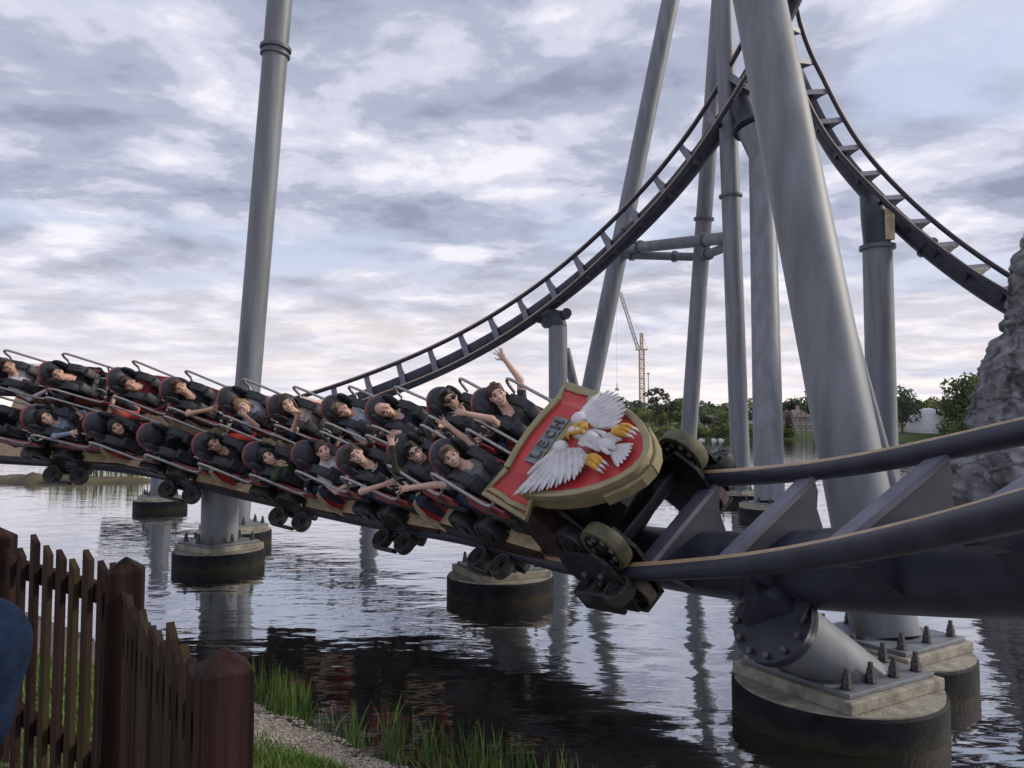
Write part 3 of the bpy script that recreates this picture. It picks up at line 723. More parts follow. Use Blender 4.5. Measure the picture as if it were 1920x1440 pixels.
def plant_tree(key, u, d, top_v, name, label, group, sc=None, wid=1.0):
    X = (u - CX) / F * d; y = d; base = .5 + (d - FS) * .02
    h = {'a': 8, 'b': 9, 'c': 7, 's': 9.5, 'k': 7, 'e': 9, 'h': 2.4, 'd': 3.0}[key]
    ztop = CAM[2] + (797 - top_v) / F * d; s_ = (ztop - base) / h
    root = thing(name, label, 'tree' if key not in 'hd' else 'bush', (X, y, base), group=group)
    root.scale = (s_ * wid, s_ * wid, s_); root.rotation_euler[2] = random.uniform(0, 6.28)
    for nm, me in (('trunk', TREE_KINDS[key][0]), ('crown', TREE_KINDS[key][1])):
        o = bpy.data.objects.new(nm, me); COL.objects.link(o); o.parent = root
TG = 'trees along the far shore'
plant_tree('s', 1230, 126, 728, 'tree', 'tall airy grey green tree beside the yellow crane', TG)
plant_tree('s', 1256, 129, 752, 'tree', 'smaller airy tree just right of the tall one by the crane', TG)
plant_tree('b', 1490, 150, 735, 'tree', 'broad dark tree above the brick house', TG, wid=1.0)
plant_tree('k', 1478, 121, 768, 'conifer_tree', 'dark conifer standing beside the brick house', TG)
plant_tree('k', 1517, 150, 745, 'conifer_tree', 'narrow conifer top behind the brick house', TG)
plant_tree('e', 1690, 122, 718, 'tree', 'bluish green tree left of the white dome', TG, wid=.9)
plant_tree('a', 1806, 119.5, 702, 'tree', 'largest green tree directly right of the white dome', TG)
plant_tree('c', 1745, 142, 742, 'tree', 'pale green tree behind the white dome', TG)
plant_tree('a', 1838, 121, 690, 'tree', 'tall green tree touching the grey rock', TG)
plant_tree('d', 1782, 117, 782, 'bush', 'dark bush in front of the white dome', TG); plant_tree('d', 1812, 117, 775, 'bush', 'green bush at the water right of the dome', TG)
plant_tree('e', 1830, 128, 735, 'tree', 'bluish green tree behind the bush near the rock', TG)
LBL = 'green tree in the hazy row behind the columns on the far shore'
rr = random.Random(4)
ORD = 'first second third fourth fifth sixth seventh eighth ninth tenth eleventh twelfth'.split()
for i_, u in enumerate(range(1095, 1475, 38)):
    plant_tree(rr.choice('abce'), u + rr.uniform(-6, 6), rr.uniform(136, 150), 764 + rr.uniform(-12, 8) - (14 if u < 1190 else 0), 'tree', ORD[i_] + ' green tree from the left in the row behind the columns on the far shore', TG, wid=rr.uniform(.9, 1.3))
for i_, u in enumerate(range(1600, 1900, 48)):
    plant_tree(rr.choice('abe'), u + rr.uniform(-8, 8), rr.uniform(150, 180), 752 + rr.uniform(-8, 8), 'tree', ORD[i_] + ' tree from the left in the back row behind the white dome', TG, wid=1.2)
def wood(name, label, u0, u1, d, top, n, leaves):
    rnd = random.Random(21); mb = MB()
    for i in range(n):
        u = rnd.uniform(u0, u1); dd = d + rnd.uniform(0, 40); x = (u - CX) / F * dd; hz_ = CAM[2] + (797 - top - rnd.uniform(-9, 9) + 6 * math.sin(u * .05)) / F * dd; w = rnd.uniform(2.2, 4.2); mi = rnd.randrange(len(leaves))
        for k in range(150):
            z = rnd.uniform(.3, 1) ** .8 * hz_; q = w * math.sqrt(max(.05, 1 - ((z / hz_ - .45) / .56) ** 2)); a = rnd.uniform(0, 6.3); r = q * rnd.uniform(.5, 1.05)
            p = np.array([x + r * math.cos(a), dd + r * math.sin(a), 1.0 + z]); s_ = rnd.uniform(.35, .75)
            uu = nrm([rnd.gauss(0, 1), rnd.gauss(0, 1), rnd.gauss(0, .7)]); vv = nrm(np.cross(uu, [rnd.gauss(0, 1), rnd.gauss(0, 1), rnd.gauss(0, 1)]))
            mb.add([p - uu * s_ * .6, p - vv * s_ * .45, p + uu * s_ * .6, p + vv * s_ * .45], [(0, 1, 2, 3)], mi)
    tag(mb.build(name, leaves), label, 'trees', None, 'stuff')
wood('far_wood', 'distant dense wood behind the far shore at left and centre', -420, 1080, 165, 782, 120, [LEAF[0], LEAF[1], LEAF[5]])
wood('far_wood', 'dense green wood behind the columns on the far shore', 1080, 1480, 155, 768, 130, [LEAF[0], LEAF[2], LEAF[5], LEAF[1]])
wood('far_wood', 'dense green wood behind the dome and the rock', 1480, 2500, 150, 760, 190, [LEAF[0], LEAF[2], LEAF[5]])
for i_, u in enumerate(range(1180, 1480, 33)):
    plant_tree(rr.choice('hdh'), u + rr.uniform(-8, 8), rr.uniform(119.5, 124), 792 + rr.uniform(-6, 6), 'bush', ORD[i_] + ' low bush from the left at the water edge of the far shore', 'bushes along the far shore', wid=rr.uniform(.8, 1.2))

# houses
def house(u0, u1, d, v_eave, v_ridge, label, wallm, roofm, storeys, cols, name='house', depth=7.0, flat=False):
    x0, x1 = (u0 - CX) / F * d, (u1 - CX) / F * d; base = .6; ze = CAM[2] + (797 - v_eave) / F * d; zr = CAM[2] + (797 - v_ridge) / F * d
    root = thing(name, label, 'house', ((x0 + x1) / 2, d, base), group='buildings on the far shore'); W = x1 - x0; H = ze - base
    MB().box((0, depth / 2, H / 2), (W, depth, H)).build('wall', wallm, root)
    if flat: MB().box((0, depth / 2, H + .15), (W + .4, depth + .4, .3)).build('roof', roofm, root)
    else:
        rz = zr - base; e = .35; q = [(-W / 2 - e, -e, H), (W / 2 + e, -e, H), (W / 2 + e, depth + e, H), (-W / 2 - e, depth + e, H), (-W / 2 + W * .12, depth / 2, rz), (W / 2 - W * .12, depth / 2, rz)]
        rf = MB().add(q, [(0, 1, 5, 4), (2, 3, 4, 5), (0, 4, 3), (1, 2, 5), (0, 3, 2, 1)]).build('roof', roofm, root)
        MB().box((W * .2, depth * .5, rz + .2), (.5, .5, 1.2)).build('chimney', wallm, rf)
        MB().prism([(-1, 0), (1, 0), (0, 1.3)], lambda a, b: (a - W * .1, -e + .05, H + b + .05), lambda a, b: (a - W * .1, depth * .45, H + b + .05)).build('dormer', wallm, root)
    sh = H / storeys
    for s_ in range(storeys):
        for c in range(cols):
            x = -W / 2 + W * (c + .5) / cols; z = sh * (s_ + .55)
            w = MB().box((x, -.04, z), (W / cols * .5, .1, sh * .5)).build('window', M_WALLW, root)
            for k in (-1, 1): MB().box((x + k * W / cols * .12, -.10, z), (W / cols * .19, .04, sh * .42)).build('pane', M_GLASSW, w)
    return root
house(1482, 1522, 128, 783, 768, 'brown brick house with several storeys of windows on the far shore', M_WALLP, M_ROOF, 3, 4)
house(1322, 1346, 150, 782, 778, 'flat white building among the trees on the far shore', M_WALLW, M_WALLW, 1, 2, 'building', flat=True)
house(1344, 1362, 140, 792, 783, 'small house with reddish roof beside the white building', M_WALLP, M_ROOF, 1, 3)
# pier poles and small white boats by the house
for i, u in enumerate((1503, 1512)):
    o = MB().cyl((0, 0, -.5), (0, 0, 6.5 + i), .06, seg=8); MBo = o.box((0, 0, 6.4 + i), (.5, .2, .15)).build('lamp_post', M_BOLT); MBo.location = WZ(u, 824) ; tag(MBo, ('thin' if i == 0 else 'taller thin') + ' post at the water in front of the brick house', 'lamp post', 'posts at the far shore')
for i, (u, l) in enumerate(((1312, 'left'), (1335, 'middle'), (1348, 'right'))):
    mb = MB(); n = 8; pts = [(1.8 * math.cos(a) * (1 if math.cos(a) > 0 else .8), .6 * math.sin(a)) for a in np.linspace(0, 2 * math.pi, 12, endpoint=False)]
    mb.prism(pts, lambda x, y: (x * .8, y * .7, -.1), lambda x, y: (x, y, .55)); mb.bbox((-.2, 0, .75), (1.3, .8, .45), .1)
    o = mb.build('moored_boat', M_WALLW); o.scale = (.28, .28, .28); o.location = WZ(u, 825.5) + np.array([0, -1.0, 0]); tag(o, l + ' of three small white boats moored at the far shore', 'boat', 'boats at the far shore')
# dome
root = thing('dome', 'white geodesic dome half hidden by bushes on the far shore', 'dome', ((1741 - CX) / F * 124, 124, .7))
bm = bmesh.new(); bmesh.ops.create_icosphere(bm, subdivisions=3, radius=3.4)
bmesh.ops.delete(bm, geom=[v for v in bm.verts if v.co.z < -1.9], context='VERTS')
me = bpy.data.meshes.new('dome_skin'); bm.to_mesh(me); bm.free(); me.materials.append(M_DOME); o = bpy.data.objects.new('dome_skin', me); COL.objects.link(o); o.parent = root; o.location = (0, 0, .9)
MB().tube([(3.35 * math.cos(a), 3.35 * math.sin(a), .12) for a in np.linspace(0, 2 * math.pi, 40)], .14, 6).build('base_ring', M_WALLW, root)
# crane
def lattice(mb, a, b, w, nseg, r, mi=0):
    a = np.asarray(a, float); b = np.asarray(b, float); t = nrm(b - a); s1 = nrm(np.cross(t, [0, 1, .01])); s2 = np.cross(t, s1)
    cs = [s1 + s2, s1 - s2, -s1 - s2, -s1 + s2]
    for c in cs: mb.tube([a + c * w / 2, b + c * w / 2], r, 4, mi=mi)
    for i in range(nseg):
        p, q = a + (b - a) * i / nseg, a + (b - a) * (i + 1) / nseg
        for k in range(4):
            c0, c1 = cs[k] * w / 2, cs[(k + 1) % 4] * w / 2
            mb.tube([p + c0, q + c1] if i % 2 else [p + c1, q + c0], r * .7, 4, mi=mi); mb.tube([q + c0, q + c1], r * .7, 4, mi=mi)
dc = 250.0; cb = np.array([(1204 - CX) / F * dc, dc, 1.5])
root = thing('tower_crane', 'yellow lattice tower crane with pale raised jib beyond the far shore', 'crane', cb)
zt = CAM[2] + (797 - 655) / F * dc - 1.5; mb = MB(); lattice(mb, (0, 0, 0), (0, 0, zt), 1.5, 16, .14); mb.build('mast', M_CRANE, root)
mb = MB(); lattice(mb, (0, 0, zt), (0, 0, zt + 5.3), .9, 5, .12); mb.box((0, 0, zt), (3.8, 1.6, .3)); mb.build('tower_head', M_CRANE, root)
jt = PX(1163, 548, dc) - cb; mb = MB(); lattice(mb, (-1.2, 0, zt + .3), jt, .9, 22, .09); mb.build('jib', M_CRANEP, root)
mb = MB().tube([(0, 0, zt + 5.3), jt * .9], .05, 4); mb.tube([(0, 0, zt + 5.3), (1.9, 0, zt)], .06, 4); mb.build('guy_cable', M_CRANEP, root)
hk = PX(1157, 730, dc) - cb; mb = MB().tube([np.array([hk[0], 0, jt[2] - .5]), np.array([hk[0], 0, hk[2] + 1.5])], .04, 4); mb.build('hoist_cable', M_CRANEP, root)
mb = MB().box((hk[0], 0, hk[2]), (1.1, .7, .9)); mb.box((hk[0], 0, hk[2] + 1.2), (.25, .25, 1.6)); mb.build('hook_block', M_CRANE, root)
o = MB().cyl((0, 0, 0), (0, 0, 16.5), .22, .14, seg=8).box((0, 0, 16.8), (.9, .5, .5)).build('mast_pole', M_BRACKET); o.location = ((1216 - CX) / F * 240, 240, 1.5); tag(o, 'thin grey mast standing just right of the crane', 'mast')

# ------------------------------------------------------------------ train
CAR_S = [9.512 - 2.141 * i for i in range(5)]
RECL = R(18)
HEAD_Z, HEAD_Y = 1.308, .371
HIP_Z = HEAD_Z - .70 * math.cos(RECL); HIP_DX = .70 * math.sin(RECL)
SEATS = [(.4645 + HIP_DX, HEAD_Y), (.4645 + HIP_DX, -HEAD_Y), (-.4645 + HIP_DX, HEAD_Y), (-.4645 + HIP_DX, -HEAD_Y)]
cr_, sr_ = math.cos(RECL), math.sin(RECL)
def rec(x, y, z): return np.array([x * cr_ - z * sr_, y, x * sr_ + z * cr_])   # reclined frame (z along the back)
MREC = np.array([[cr_, 0, -sr_], [0, 1, 0], [sr_, 0, cr_]])

def seat_tree():
    """seat around the hip point: returns {name:(mesh, mats)}"""
    D = {}
    mb = MB(); mb.bbox(rec(-.17, 0, .27), (.07, .44, .66), .03, MREC); mb.bbox((.10, 0, -.06), (.46, .42, .09), .035); mb.bbox((.02, 0, -.24), (.26, .26, .30), .02)
    D['seat'] = (mb, M_PAD, False)
    mb = MB(); mb.bbox(rec(-.225, 0, .30), (.05, .40, .72), .025, MREC)
    for s_ in (-1, 1):
        q = [(-.22, .20), (-.08, .42), (.10, .32), (.36, .19), (.38, .10), (-.05, .10)]
        mb.prism(q, lambda x, z: (x, s_ * .225, z), lambda x, z: (x, s_ * .250, z))
    D['seat_shell'] = (mb, M_SHELL2, False)
    mb = MB(); mb.ell(rec(-.17, 0, .74), (.105, .185, .20), MREC, 18, 14); mb.bbox(rec(-.17, 0, .62), (.12, .32, .20), .05, MREC)
    for s_ in (-1, 1): mb.ell(rec(-.10, s_ * .155, .71), (.11, .045, .14), MREC, 12, 10)
    D['headrest'] = (mb, M_PAD, True)
    mb = MB(); mb.ell(rec(-.215, 0, .742), (.075, .194, .207), MREC, 18, 14); D['headrest_shell'] = (mb, M_SHELL, True)
    # restraint vest: shoulder straps and chest pads
    mb = MB()
    for s_ in (-1, 1):
        pts = [rec(-.15, s_ * .15, .60), rec(-.02, s_ * .155, .63), rec(.10, s_ * .155, .55), rec(.165, s_ * .15, .42)]
        for i in range(3):
            a, b = pts[i], pts[i + 1]; d = nrm(b - a); n_ = np.cross(d, [0, 1, 0]); Mx = np.stack([d, np.array([0, 1, 0]), n_], 1)
            mb.bbox((a + b) / 2, (np.linalg.norm(b - a) + .05, .125, .055), .022, Mx)
        mb.bbox(rec(.175, s_ * .125, .33), (.075, .155, .32), .03, MREC)
    mb.bbox(rec(.18, 0, .235), (.085, .40, .19), .03, MREC)
    D['restraint_vest'] = (mb, M_PAD, True)
    mb = MB(); mb.bbox(rec(.215, 0, .10), (.16, .36, .14), .04, MREC); mb.bbox((.30, 0, .11), (.15, .14, .13), .03); mb.bbox((.42, 0, .02), (.07, .09, .26), .02); D['lap_bar'] = (mb, M_BLACK, True)
    mb = MB(); mb.cyl((.31, .0, .174), (.315, 0, .182), .036, seg=16); D['badge'] = (mb, M_HOLE, True)
    for nm, s_ in (('grab_hoop', 1), ('grab_hoop', -1)):
        mb = MB(); P = [(-.33, .52), (-.325, .64), (-.305, .71), (-.265, .745), (-.22, .74), (-.16, .70), (.02, .555), (.20, .41), (.27, .36), (.32, .345), (.37, .355), (.405, .395), (.415, .45)]
        mb.tube([(x, s_ * (.30 - .05 * max(0, (x - .30) / .11)), z) for x, z in P], .018, 12); mb.tube([(-.33, s_ * .30, .53), (-.28, s_ * .22, .45)], .017, 8); mb.tube([(.24, s_ * .30, .385), (.16, s_ * .25, .10)], .014, 8); D.setdefault('hoops', []).append((mb, M_CHROME, True))
    for s_ in (-1, 1):
        mb = MB(); mb.tube([rec(.27, s_ * .09, .13), rec(.36, s_ * .10, .18), rec(.37, s_ * .10, .27), rec(.31, s_ * .09, .30)], .012, 8); D.setdefault('handles', []).append((mb, M_CHROME, True))
    return D
def wheel_mesh(r, w, tread, boltm):
    mb = MB(); n = 28; prof = [(r * .78, -w / 2), (r * .97, -w / 2), (r, -w * .35), (r, w * .35), (r * .97, w / 2), (r * .78, w / 2)]
    vs = [(rr * math.cos(2 * math.pi * k / n), yy, rr * math.sin(2 * math.pi * k / n)) for rr, yy in prof for k in range(n)]
    fs = [(j * n + k, j * n + (k + 1) % n, ((j + 1) % 6) * n + (k + 1) % n, ((j + 1) % 6) * n + k) for j in range(6) for k in range(n)]
    a = mb.add(vs, fs).build('wheel', tread, None, True, 35)
    mb = MB().cyl((0, -w * .42, 0), (0, w * .42, 0), r * .785, seg=28); mb.cyl((0, -w * .62, 0), (0, w * .62, 0), r * .28, seg=16)
    for k in range(8):
        q = 2 * math.pi * k / 8
        for s_ in (-1, 1): mb.cyl((r * .55 * math.cos(q), s_ * w * .42, r * .55 * math.sin(q)), (r * .55 * math.cos(q), s_ * w * .47, r * .55 * math.sin(q)), r * .11, seg=8, mi=1)
    b = mb.build('rim', [M_RIM, boltm], None, True, 35); d = (a.data, b.data); bpy.data.objects.remove(a); bpy.data.objects.remove(b); return d
W_ROAD = wheel_mesh(.235, .13, M_TYRE, M_HOLE); W_SMALL = wheel_mesh(.140, .11, mat('brown_tyre', (.050, .042, .036), .55, var=.3), M_BLACK); W_DARK = wheel_mesh(.22, .12, M_BLACK, M_BOLT)
W_BROWN = wheel_mesh(.14, .10, mat('worn_brown_tyre', (.20, .15, .12), .55, var=.25), M_BOLT)
def put_wheel(root, d, loc, rot=(0, 0, 0)):
    a = bpy.data.objects.new('wheel', d[0]); COL.objects.link(a); a.parent = root; a.location = loc; a.rotation_euler = rot
    b = bpy.data.objects.new('rim', d[1]); COL.objects.link(b); b.parent = a
def bogie(root, x, lead=False):
    for s_ in (-1, 1):
        y = s_ * GAUGE
        put_wheel(root, W_DARK, (x - .30, y, .30)); put_wheel(root, W_ROAD if lead else W_DARK, (x + .22, y, .315 if lead else .30))
        put_wheel(root, W_SMALL, (x - .15, y, -.235)); put_wheel(root, W_BROWN if lead else W_SMALL, (x + .18, y, -.235 if not lead else -.22))
        put_wheel(root, W_SMALL, (x - .14, y + s_ * .205, 0), (math.pi / 2, 0, 0)); put_wheel(root, W_SMALL, (x + .30, y + s_ * .205, 0), (math.pi / 2, 0, 0))
        mb = MB()
        pl = [(-.40, .12), (-.30, .38), (.05, .34), (.30, .42), (.42, .20), (.40, -.05), (.26, -.33), (-.24, -.33), (-.36, -.08)]
        mb.prism(pl, lambda a, b: (x + a, y - s_ * .10, b), lambda a, b: (x + a, y - s_ * .135, b))
        if lead: mb.bbox((x, y - s_ * .02, -.345), (.52, .26, .05), .015); mb.bbox((x + .02, y + s_ * .29, -.06), (.60, .05, .22), .015)
        else: mb.bbox((x, y + s_ * .10, -.215), (.44, .05, .10), .015); mb.bbox((x, y + s_ * .33, 0), (.40, .04, .10), .015); mb.bbox((x - .30, y + s_ * .12, -.12), (.05, .36, .05), .01)
        for k in range(6): mb.cyl((x - .3 + .12 * k, y - s_ * .14, .05 + .05 * (k % 2)), (x - .3 + .12 * k, y - s_ * .16, .05 + .05 * (k % 2)), .02, seg=8)
        mb.build('wheel_carrier', M_BLACK, root)
    for s_ in (-1, 1) if lead else ():
        y = s_ * (GAUGE + .135); mb = MB()
        mb.prism([(-.42, .22), (-.34, .36), (-.20, .38), (.10, .36), (.22, .38), (.33, .26), (.36, .02), (.24, -.30), (-.24, -.30), (-.36, -.02)], lambda a, b: (x + a, y, b), lambda a, b: (x + a, y + s_ * .03, b))
        for k in range(5): mb.cyl((x - .28 + .13 * k, y + s_ * .03, .02 + .10 * (k % 2)), (x - .28 + .13 * k, y + s_ * .055, .02 + .10 * (k % 2)), .026, seg=8, mi=1 if lead else 0)
        mb.build('carrier_plate', [M_BLACK, M_BRACKET], root)
    MB().bbox((x, 0, .14), (.16, .98, .12), .02).build('axle_beam', M_BLACK, root)
def new_car(label, lead=False):
    root = thing('coaster_car', label, 'coaster car', group='cars of the red coaster train')
    fx = 1.12
    MB().bbox((.06, 0, .235), (2.06, 1.26, .04), .012).build('floor', M_CREAM, root)
    for s_ in (-1, 1):
        q = [(-.98, .25), (1.08, .25), (1.10, .12), (.9, .02), (-.8, .02), (-.98, .10)]
        MB().prism(q, lambda a, b: (a, s_ * .635, b), lambda a, b: (a, s_ * .66, b)).build('side_skirt', M_MAROON, root)
        MB().bbox((.10, s_ * .585, .275), (.40, .10, .04), .015).build('foot_step', M_CREAM, root)
    MB().bbox((.05, 0, .12), (2.18, .42, .15), .03).build('chassis', M_BLACK, root)
    MB().tube([(-1.2, 0, .10), (-.9, 0, .10)], .05, 10).build('coupling', M_BLACK, root)
    D = seat_tree()
    return root, D
def bar(mb, pts, w, h, up, mi=0):
    """rectangular bar along a 3-D polyline"""
    pts = [np.asarray(p, float) for p in pts]; n = len(pts); vs = []; fs = []
    for i in range(n):
        t = nrm(pts[min(i + 1, n - 1)] - pts[max(i - 1, 0)]); u = nrm(up - t * (up @ t)); s_ = np.cross(t, u)
        for a, b in ((-1, -1), (1, -1), (1, 1), (.6, 1.25), (-.6, 1.25), (-1, 1)): vs.append(pts[i] + s_ * a * w / 2 + u * b * h / 2)
    for i in range(n - 1):
        for k in range(6): fs.append((i * 6 + k, i * 6 + (k + 1) % 6, (i + 1) * 6 + (k + 1) % 6, (i + 1) * 6 + k))
    fs += [tuple(range(6)), tuple((n - 1) * 6 + k for k in range(6))]
    mb.add(vs, fs, mi)
# shared seat meshes
_D = seat_tree(); SEATM = {}
for k_, v_ in _D.items():
    for i_, it in enumerate(v_ if isinstance(v_, list) else [v_]):
        o = it[0].build(k_, it[1], None, it[2], 45); SEATM.setdefault(k_, []).append(o.data); bpy.data.objects.remove(o)
def add_seat(root, hx, hy):
    s_ = bpy.data.objects.new('seat', SEATM['seat'][0]); COL.objects.link(s_); s_.parent = root; s_.location = (hx, hy, HIP_Z)
    for nm, key in (('seat_shell', 'seat_shell'), ('headrest', 'headrest'), ('headrest_shell', 'headrest_shell'), ('restraint_vest', 'restraint_vest'), ('lap_bar', 'lap_bar'), ('badge', 'badge'), ('grab_hoop', 'hoops'), ('handle', 'handles')):
        for me in SEATM[key]:
            o = bpy.data.objects.new(nm, me); COL.objects.link(o); o.parent = s_
LABC = ['leading car of the red train carrying the eagle shield', 'second car of the train just behind the leading one', 'middle car of the train', 'fourth car of the train with one empty seat', 'rear car of the train cut by the left edge']
CARM = []
for i in range(5):
    root, _ = new_car(LABC[i], i == 0)
    C, T, L, U = TM.at(CAR_S[i]); Mw = mat4(C, T, L, U); root.matrix_world = Mw; CARM.append((C, T, L, U))
    for hx, hy in SEATS: add_seat(root, hx, hy)
    for sb, ld in ((CAR_S[i] + .1, False),) + (((11.74, True),) if i == 0 else ()):
        n0 = len(root.children); before = set(root.children); bogie(root, 0, ld)
        rel = Mw.inverted() @ mat4(*TM.at(sb))
        for ch in root.children:
            if ch not in before: ch.matrix_basis = rel @ ch.matrix_basis
    if i == 0: LEAD = root
    else:
        # sloping dash panel: cream rim, red face
        f = lambda a, b, h=0: np.array([1.02 + b * .35 + h * .6, a, .74 - b * .68 + h * .5])
        MB().prism([(-.62, .30), (-.56, .05), (-.3, 0), (.3, 0), (.56, .05), (.62, .30), (.60, .72), (-.60, .72)], lambda a, b: f(a, b, 0), lambda a, b: f(a, b, -.03)).build('dash_panel', M_REDP, root)
        mb = MB(); bar(mb, [f(a, b) for a, b in ((-.62, .72), (-.64, .30), (-.57, .04), (-.3, -.02), (.3, -.02), (.57, .04), (.64, .30), (.62, .72))], .055, .07, np.array([.6, 0, .5])); mb.build('dash_rim', M_CREAM, root)

# ------------------------------------------------------------------ eagle shield on the leading car
SX, SZ, SPHI = 1.404, 1.234, .081
def S(a, b, h=0.0): return np.array([SX + b * math.cos(SPHI) + h * math.sin(SPHI), a, SZ - b * math.sin(SPHI) + h * math.cos(SPHI)])
SN = np.array([math.sin(SPHI), 0, math.cos(SPHI)])
half = [(.60, .24), (.585, .45), (.54, .66), (.47, .86), (.37, 1.04), (.24, 1.19), (.12, 1.275), (0, 1.305)]
outl = half + [(-a, b) for a, b in half[-2::-1]]
inn = [(a * .90, .24 + (b - .24) * .945) for a, b in outl]
sh = MB().prism(outl, lambda a, b: S(a, b, -.03), lambda a, b: S(a * .97, b * .985, -.19)).build('shield', M_GOLD, LEAD)
MB().prism(inn, lambda a, b: S(a, b, -.012), lambda a, b: S(a, b, -.05)).build('shield_face', M_REDP, sh)
mb = MB(); bar(mb, [S(a * .95, .24 + (b - .24) * .972, -.01) for a, b in outl], .065, .05, SN); mb.build('shield_rim', M_GOLD, sh, True, 40)
for s_ in (-1, 1):                       # ledge blocks on the rim side
    mb = MB(); bar(mb, [S(a, b, -.13) for a, b in (half if s_ > 0 else [(-a, b) for a, b in half])[4:]], .06, .10, SN); mb.build('rim_ledge', M_GOLD, sh)
# name band: tilted facet with flared ends
def Bn(a, b, h=0.0): return S(a, b, .085 - .20 * b + h)
bandp = [(-.43, -.01), (-.2, -.045), (0, -.055), (.2, -.045), (.43, -.01), (.40, .345), (.2, .315), (0, .305), (-.2, .315), (-.40, .345)]
nb_ = MB().prism(bandp, lambda a, b: Bn(a, b), lambda a, b: Bn(a, b, -.14)).build('name_band', M_REDP, LEAD)
BUP = nrm(S(0, 0, 1) - S(0, 0, 0) + .35 * (S(0, 1, 0) - S(0, 0, 0)))
mb = MB(); bar(mb, [Bn(a, b, .01) for a, b in bandp[:5]], .06, .06, BUP); bar(mb, [Bn(a, b, .01) for a, b in bandp[5:]], .06, .06, BUP); mb.build('band_rim', M_GOLD, nb_)
for s_ in (-1, 1):
    Fl = [np.array(Bn(s_ * .43, -.01, .0)), S(s_ * .70, -.15, .03), S(s_ * .73, .30, -.17), np.array(Bn(s_ * .40, .345, -.0))]
    lo = [p - BUP * .05 for p in Fl]
    fo = MB().add(Fl + lo, [(0, 1, 2, 3), (7, 6, 5, 4), (0, 4, 5, 1), (1, 5, 6, 2), (2, 6, 7, 3), (3, 7, 4, 0)]).build('flare', M_REDP, nb_)
    mb = MB(); bar(mb, [Fl[0], Fl[1], Fl[2], Fl[3]], .06, .05, BUP)
    m1 = [Fl[1] * .8 + Fl[0] * .2, Fl[1] * .45 + Fl[2] * .35 + Fl[0] * .2, Fl[1] * .42 + Fl[2] * .45 + Fl[3] * .13, Fl[2] * .8 + Fl[3] * .2]
    bar(mb, m1, .05, .045, BUP); mb.build('flare_rim', M_GOLD, nb_)
# name plate with letters L E C H (reads along +y of the car)
pc_ = lambda a, b, h=0: Bn(a, b, .012 + h)
MB().prism([(-.295, .105), (.255, .105), (.255, .255), (-.295, .255)], lambda a, b: pc_(a, b, .01), lambda a, b: pc_(a, b, -.03)).build('name_plate', M_PLATE, nb_)
def stroke(mb, p, q, w):
    p = np.array(p); q = np.array(q); d = nrm(q - p); n_ = np.array([-d[1], d[0]]) * w / 2
    mb.prism([tuple(p - n_), tuple(q - n_), tuple(q + n_), tuple(p + n_)], lambda a, b: pc_(a, b, .024), lambda a, b: pc_(a, b, .0))
T0, T1 = .128, .232                        # letter top and foot in b
def letter(ch, x, w):
    mb = MB(); s_ = .017; m = (T0 + T1) / 2
    if ch == 'L': [stroke(mb, *z) for z in (((x, T0), (x, T1), s_), ((x, T1 - .008), (x + w, T1 - .008), s_), ((x - .018, T0 + .005), (x + .018, T0 + .005), .01), ((x + w, T1 - .03), (x + w, T1), .01))]
    if ch == 'E': [stroke(mb, *z) for z in (((x, T0), (x, T1), s_), ((x, T1 - .007), (x + w, T1 - .007), s_ * .8), ((x, m), (x + w * .8, m), s_ * .8), ((x, T0 + .007), (x + w, T0 + .007), s_ * .8))]
    if ch == 'H': [stroke(mb, *z) for z in (((x, T0), (x, T1), s_), ((x + w, T0), (x + w, T1), s_), ((x, m), (x + w, m), s_ * .8), ((x - .016, T0 + .004), (x + .016, T0 + .004), .01), ((x - .016, T1 - .004), (x + .016, T1 - .004), .01), ((x + w - .016, T0 + .004), (x + w + .016, T0 + .004), .01), ((x + w - .016, T1 - .004), (x + w + .016, T1 - .004), .01))]
    if ch == 'C':
        P = [(x + w / 2 + w * .58 * math.cos(a), m + (T1 - T0) / 2 * .9 * math.sin(a)) for a in np.linspace(R(45), R(315), 9)]
        for p, q in zip(P[:-1], P[1:]): stroke(mb, p, q, s_ * .9)
    mb.build('letter', M_PLATE_SHADED, nb_)
for ch, x, w in (('L', -.23, .07), ('E', -.105, .065), ('C', .015, .07), ('H', .13, .07)): letter(ch, x, w)
# eagle
eg = MB().ell(S(.04, .70, .10), (.13, .080, .075)).ell(S(.03, .86, .07), (.13, .070, .055)).ell(S(.05, .60, .15), (.08, .06, .065)).build('eagle', M_WHITE, LEAD, True)
def feather(mb, p0, p1, w, h=.02, mi=0):
    p0 = np.asarray(p0); p1 = np.asarray(p1); d = nrm(p1 - p0); s_ = nrm(np.cross(SN, d)); n_ = np.cross(d, s_)
    vs = []; 
    for f, ww in ((0, .55), (.3, 1.0), (.75, .95), (.93, .6), (1.0, .12)):
        c = p0 + (p1 - p0) * f; vs += [c - s_ * ww * w / 2, c + n_ * h * (ww), c + s_ * ww * w / 2, c - n_ * h * .4]
    fs = [(4 * i + k, 4 * i + (k + 1) % 4, 4 * i + 4 + (k + 1) % 4, 4 * i + 4 + k) for i in range(4) for k in range(4)] + [(0, 1, 2, 3), (19, 18, 17, 16)]
    mb.add(vs, fs, mi)
def poly_at(P, f):
    P = np.array(P, float); d = np.concatenate([[0], np.cumsum(np.linalg.norm(np.diff(P, axis=0), axis=1))]); d /= d[-1]
    return np.array([np.interp(f, d, P[:, k]) for k in range(P.shape[1])])
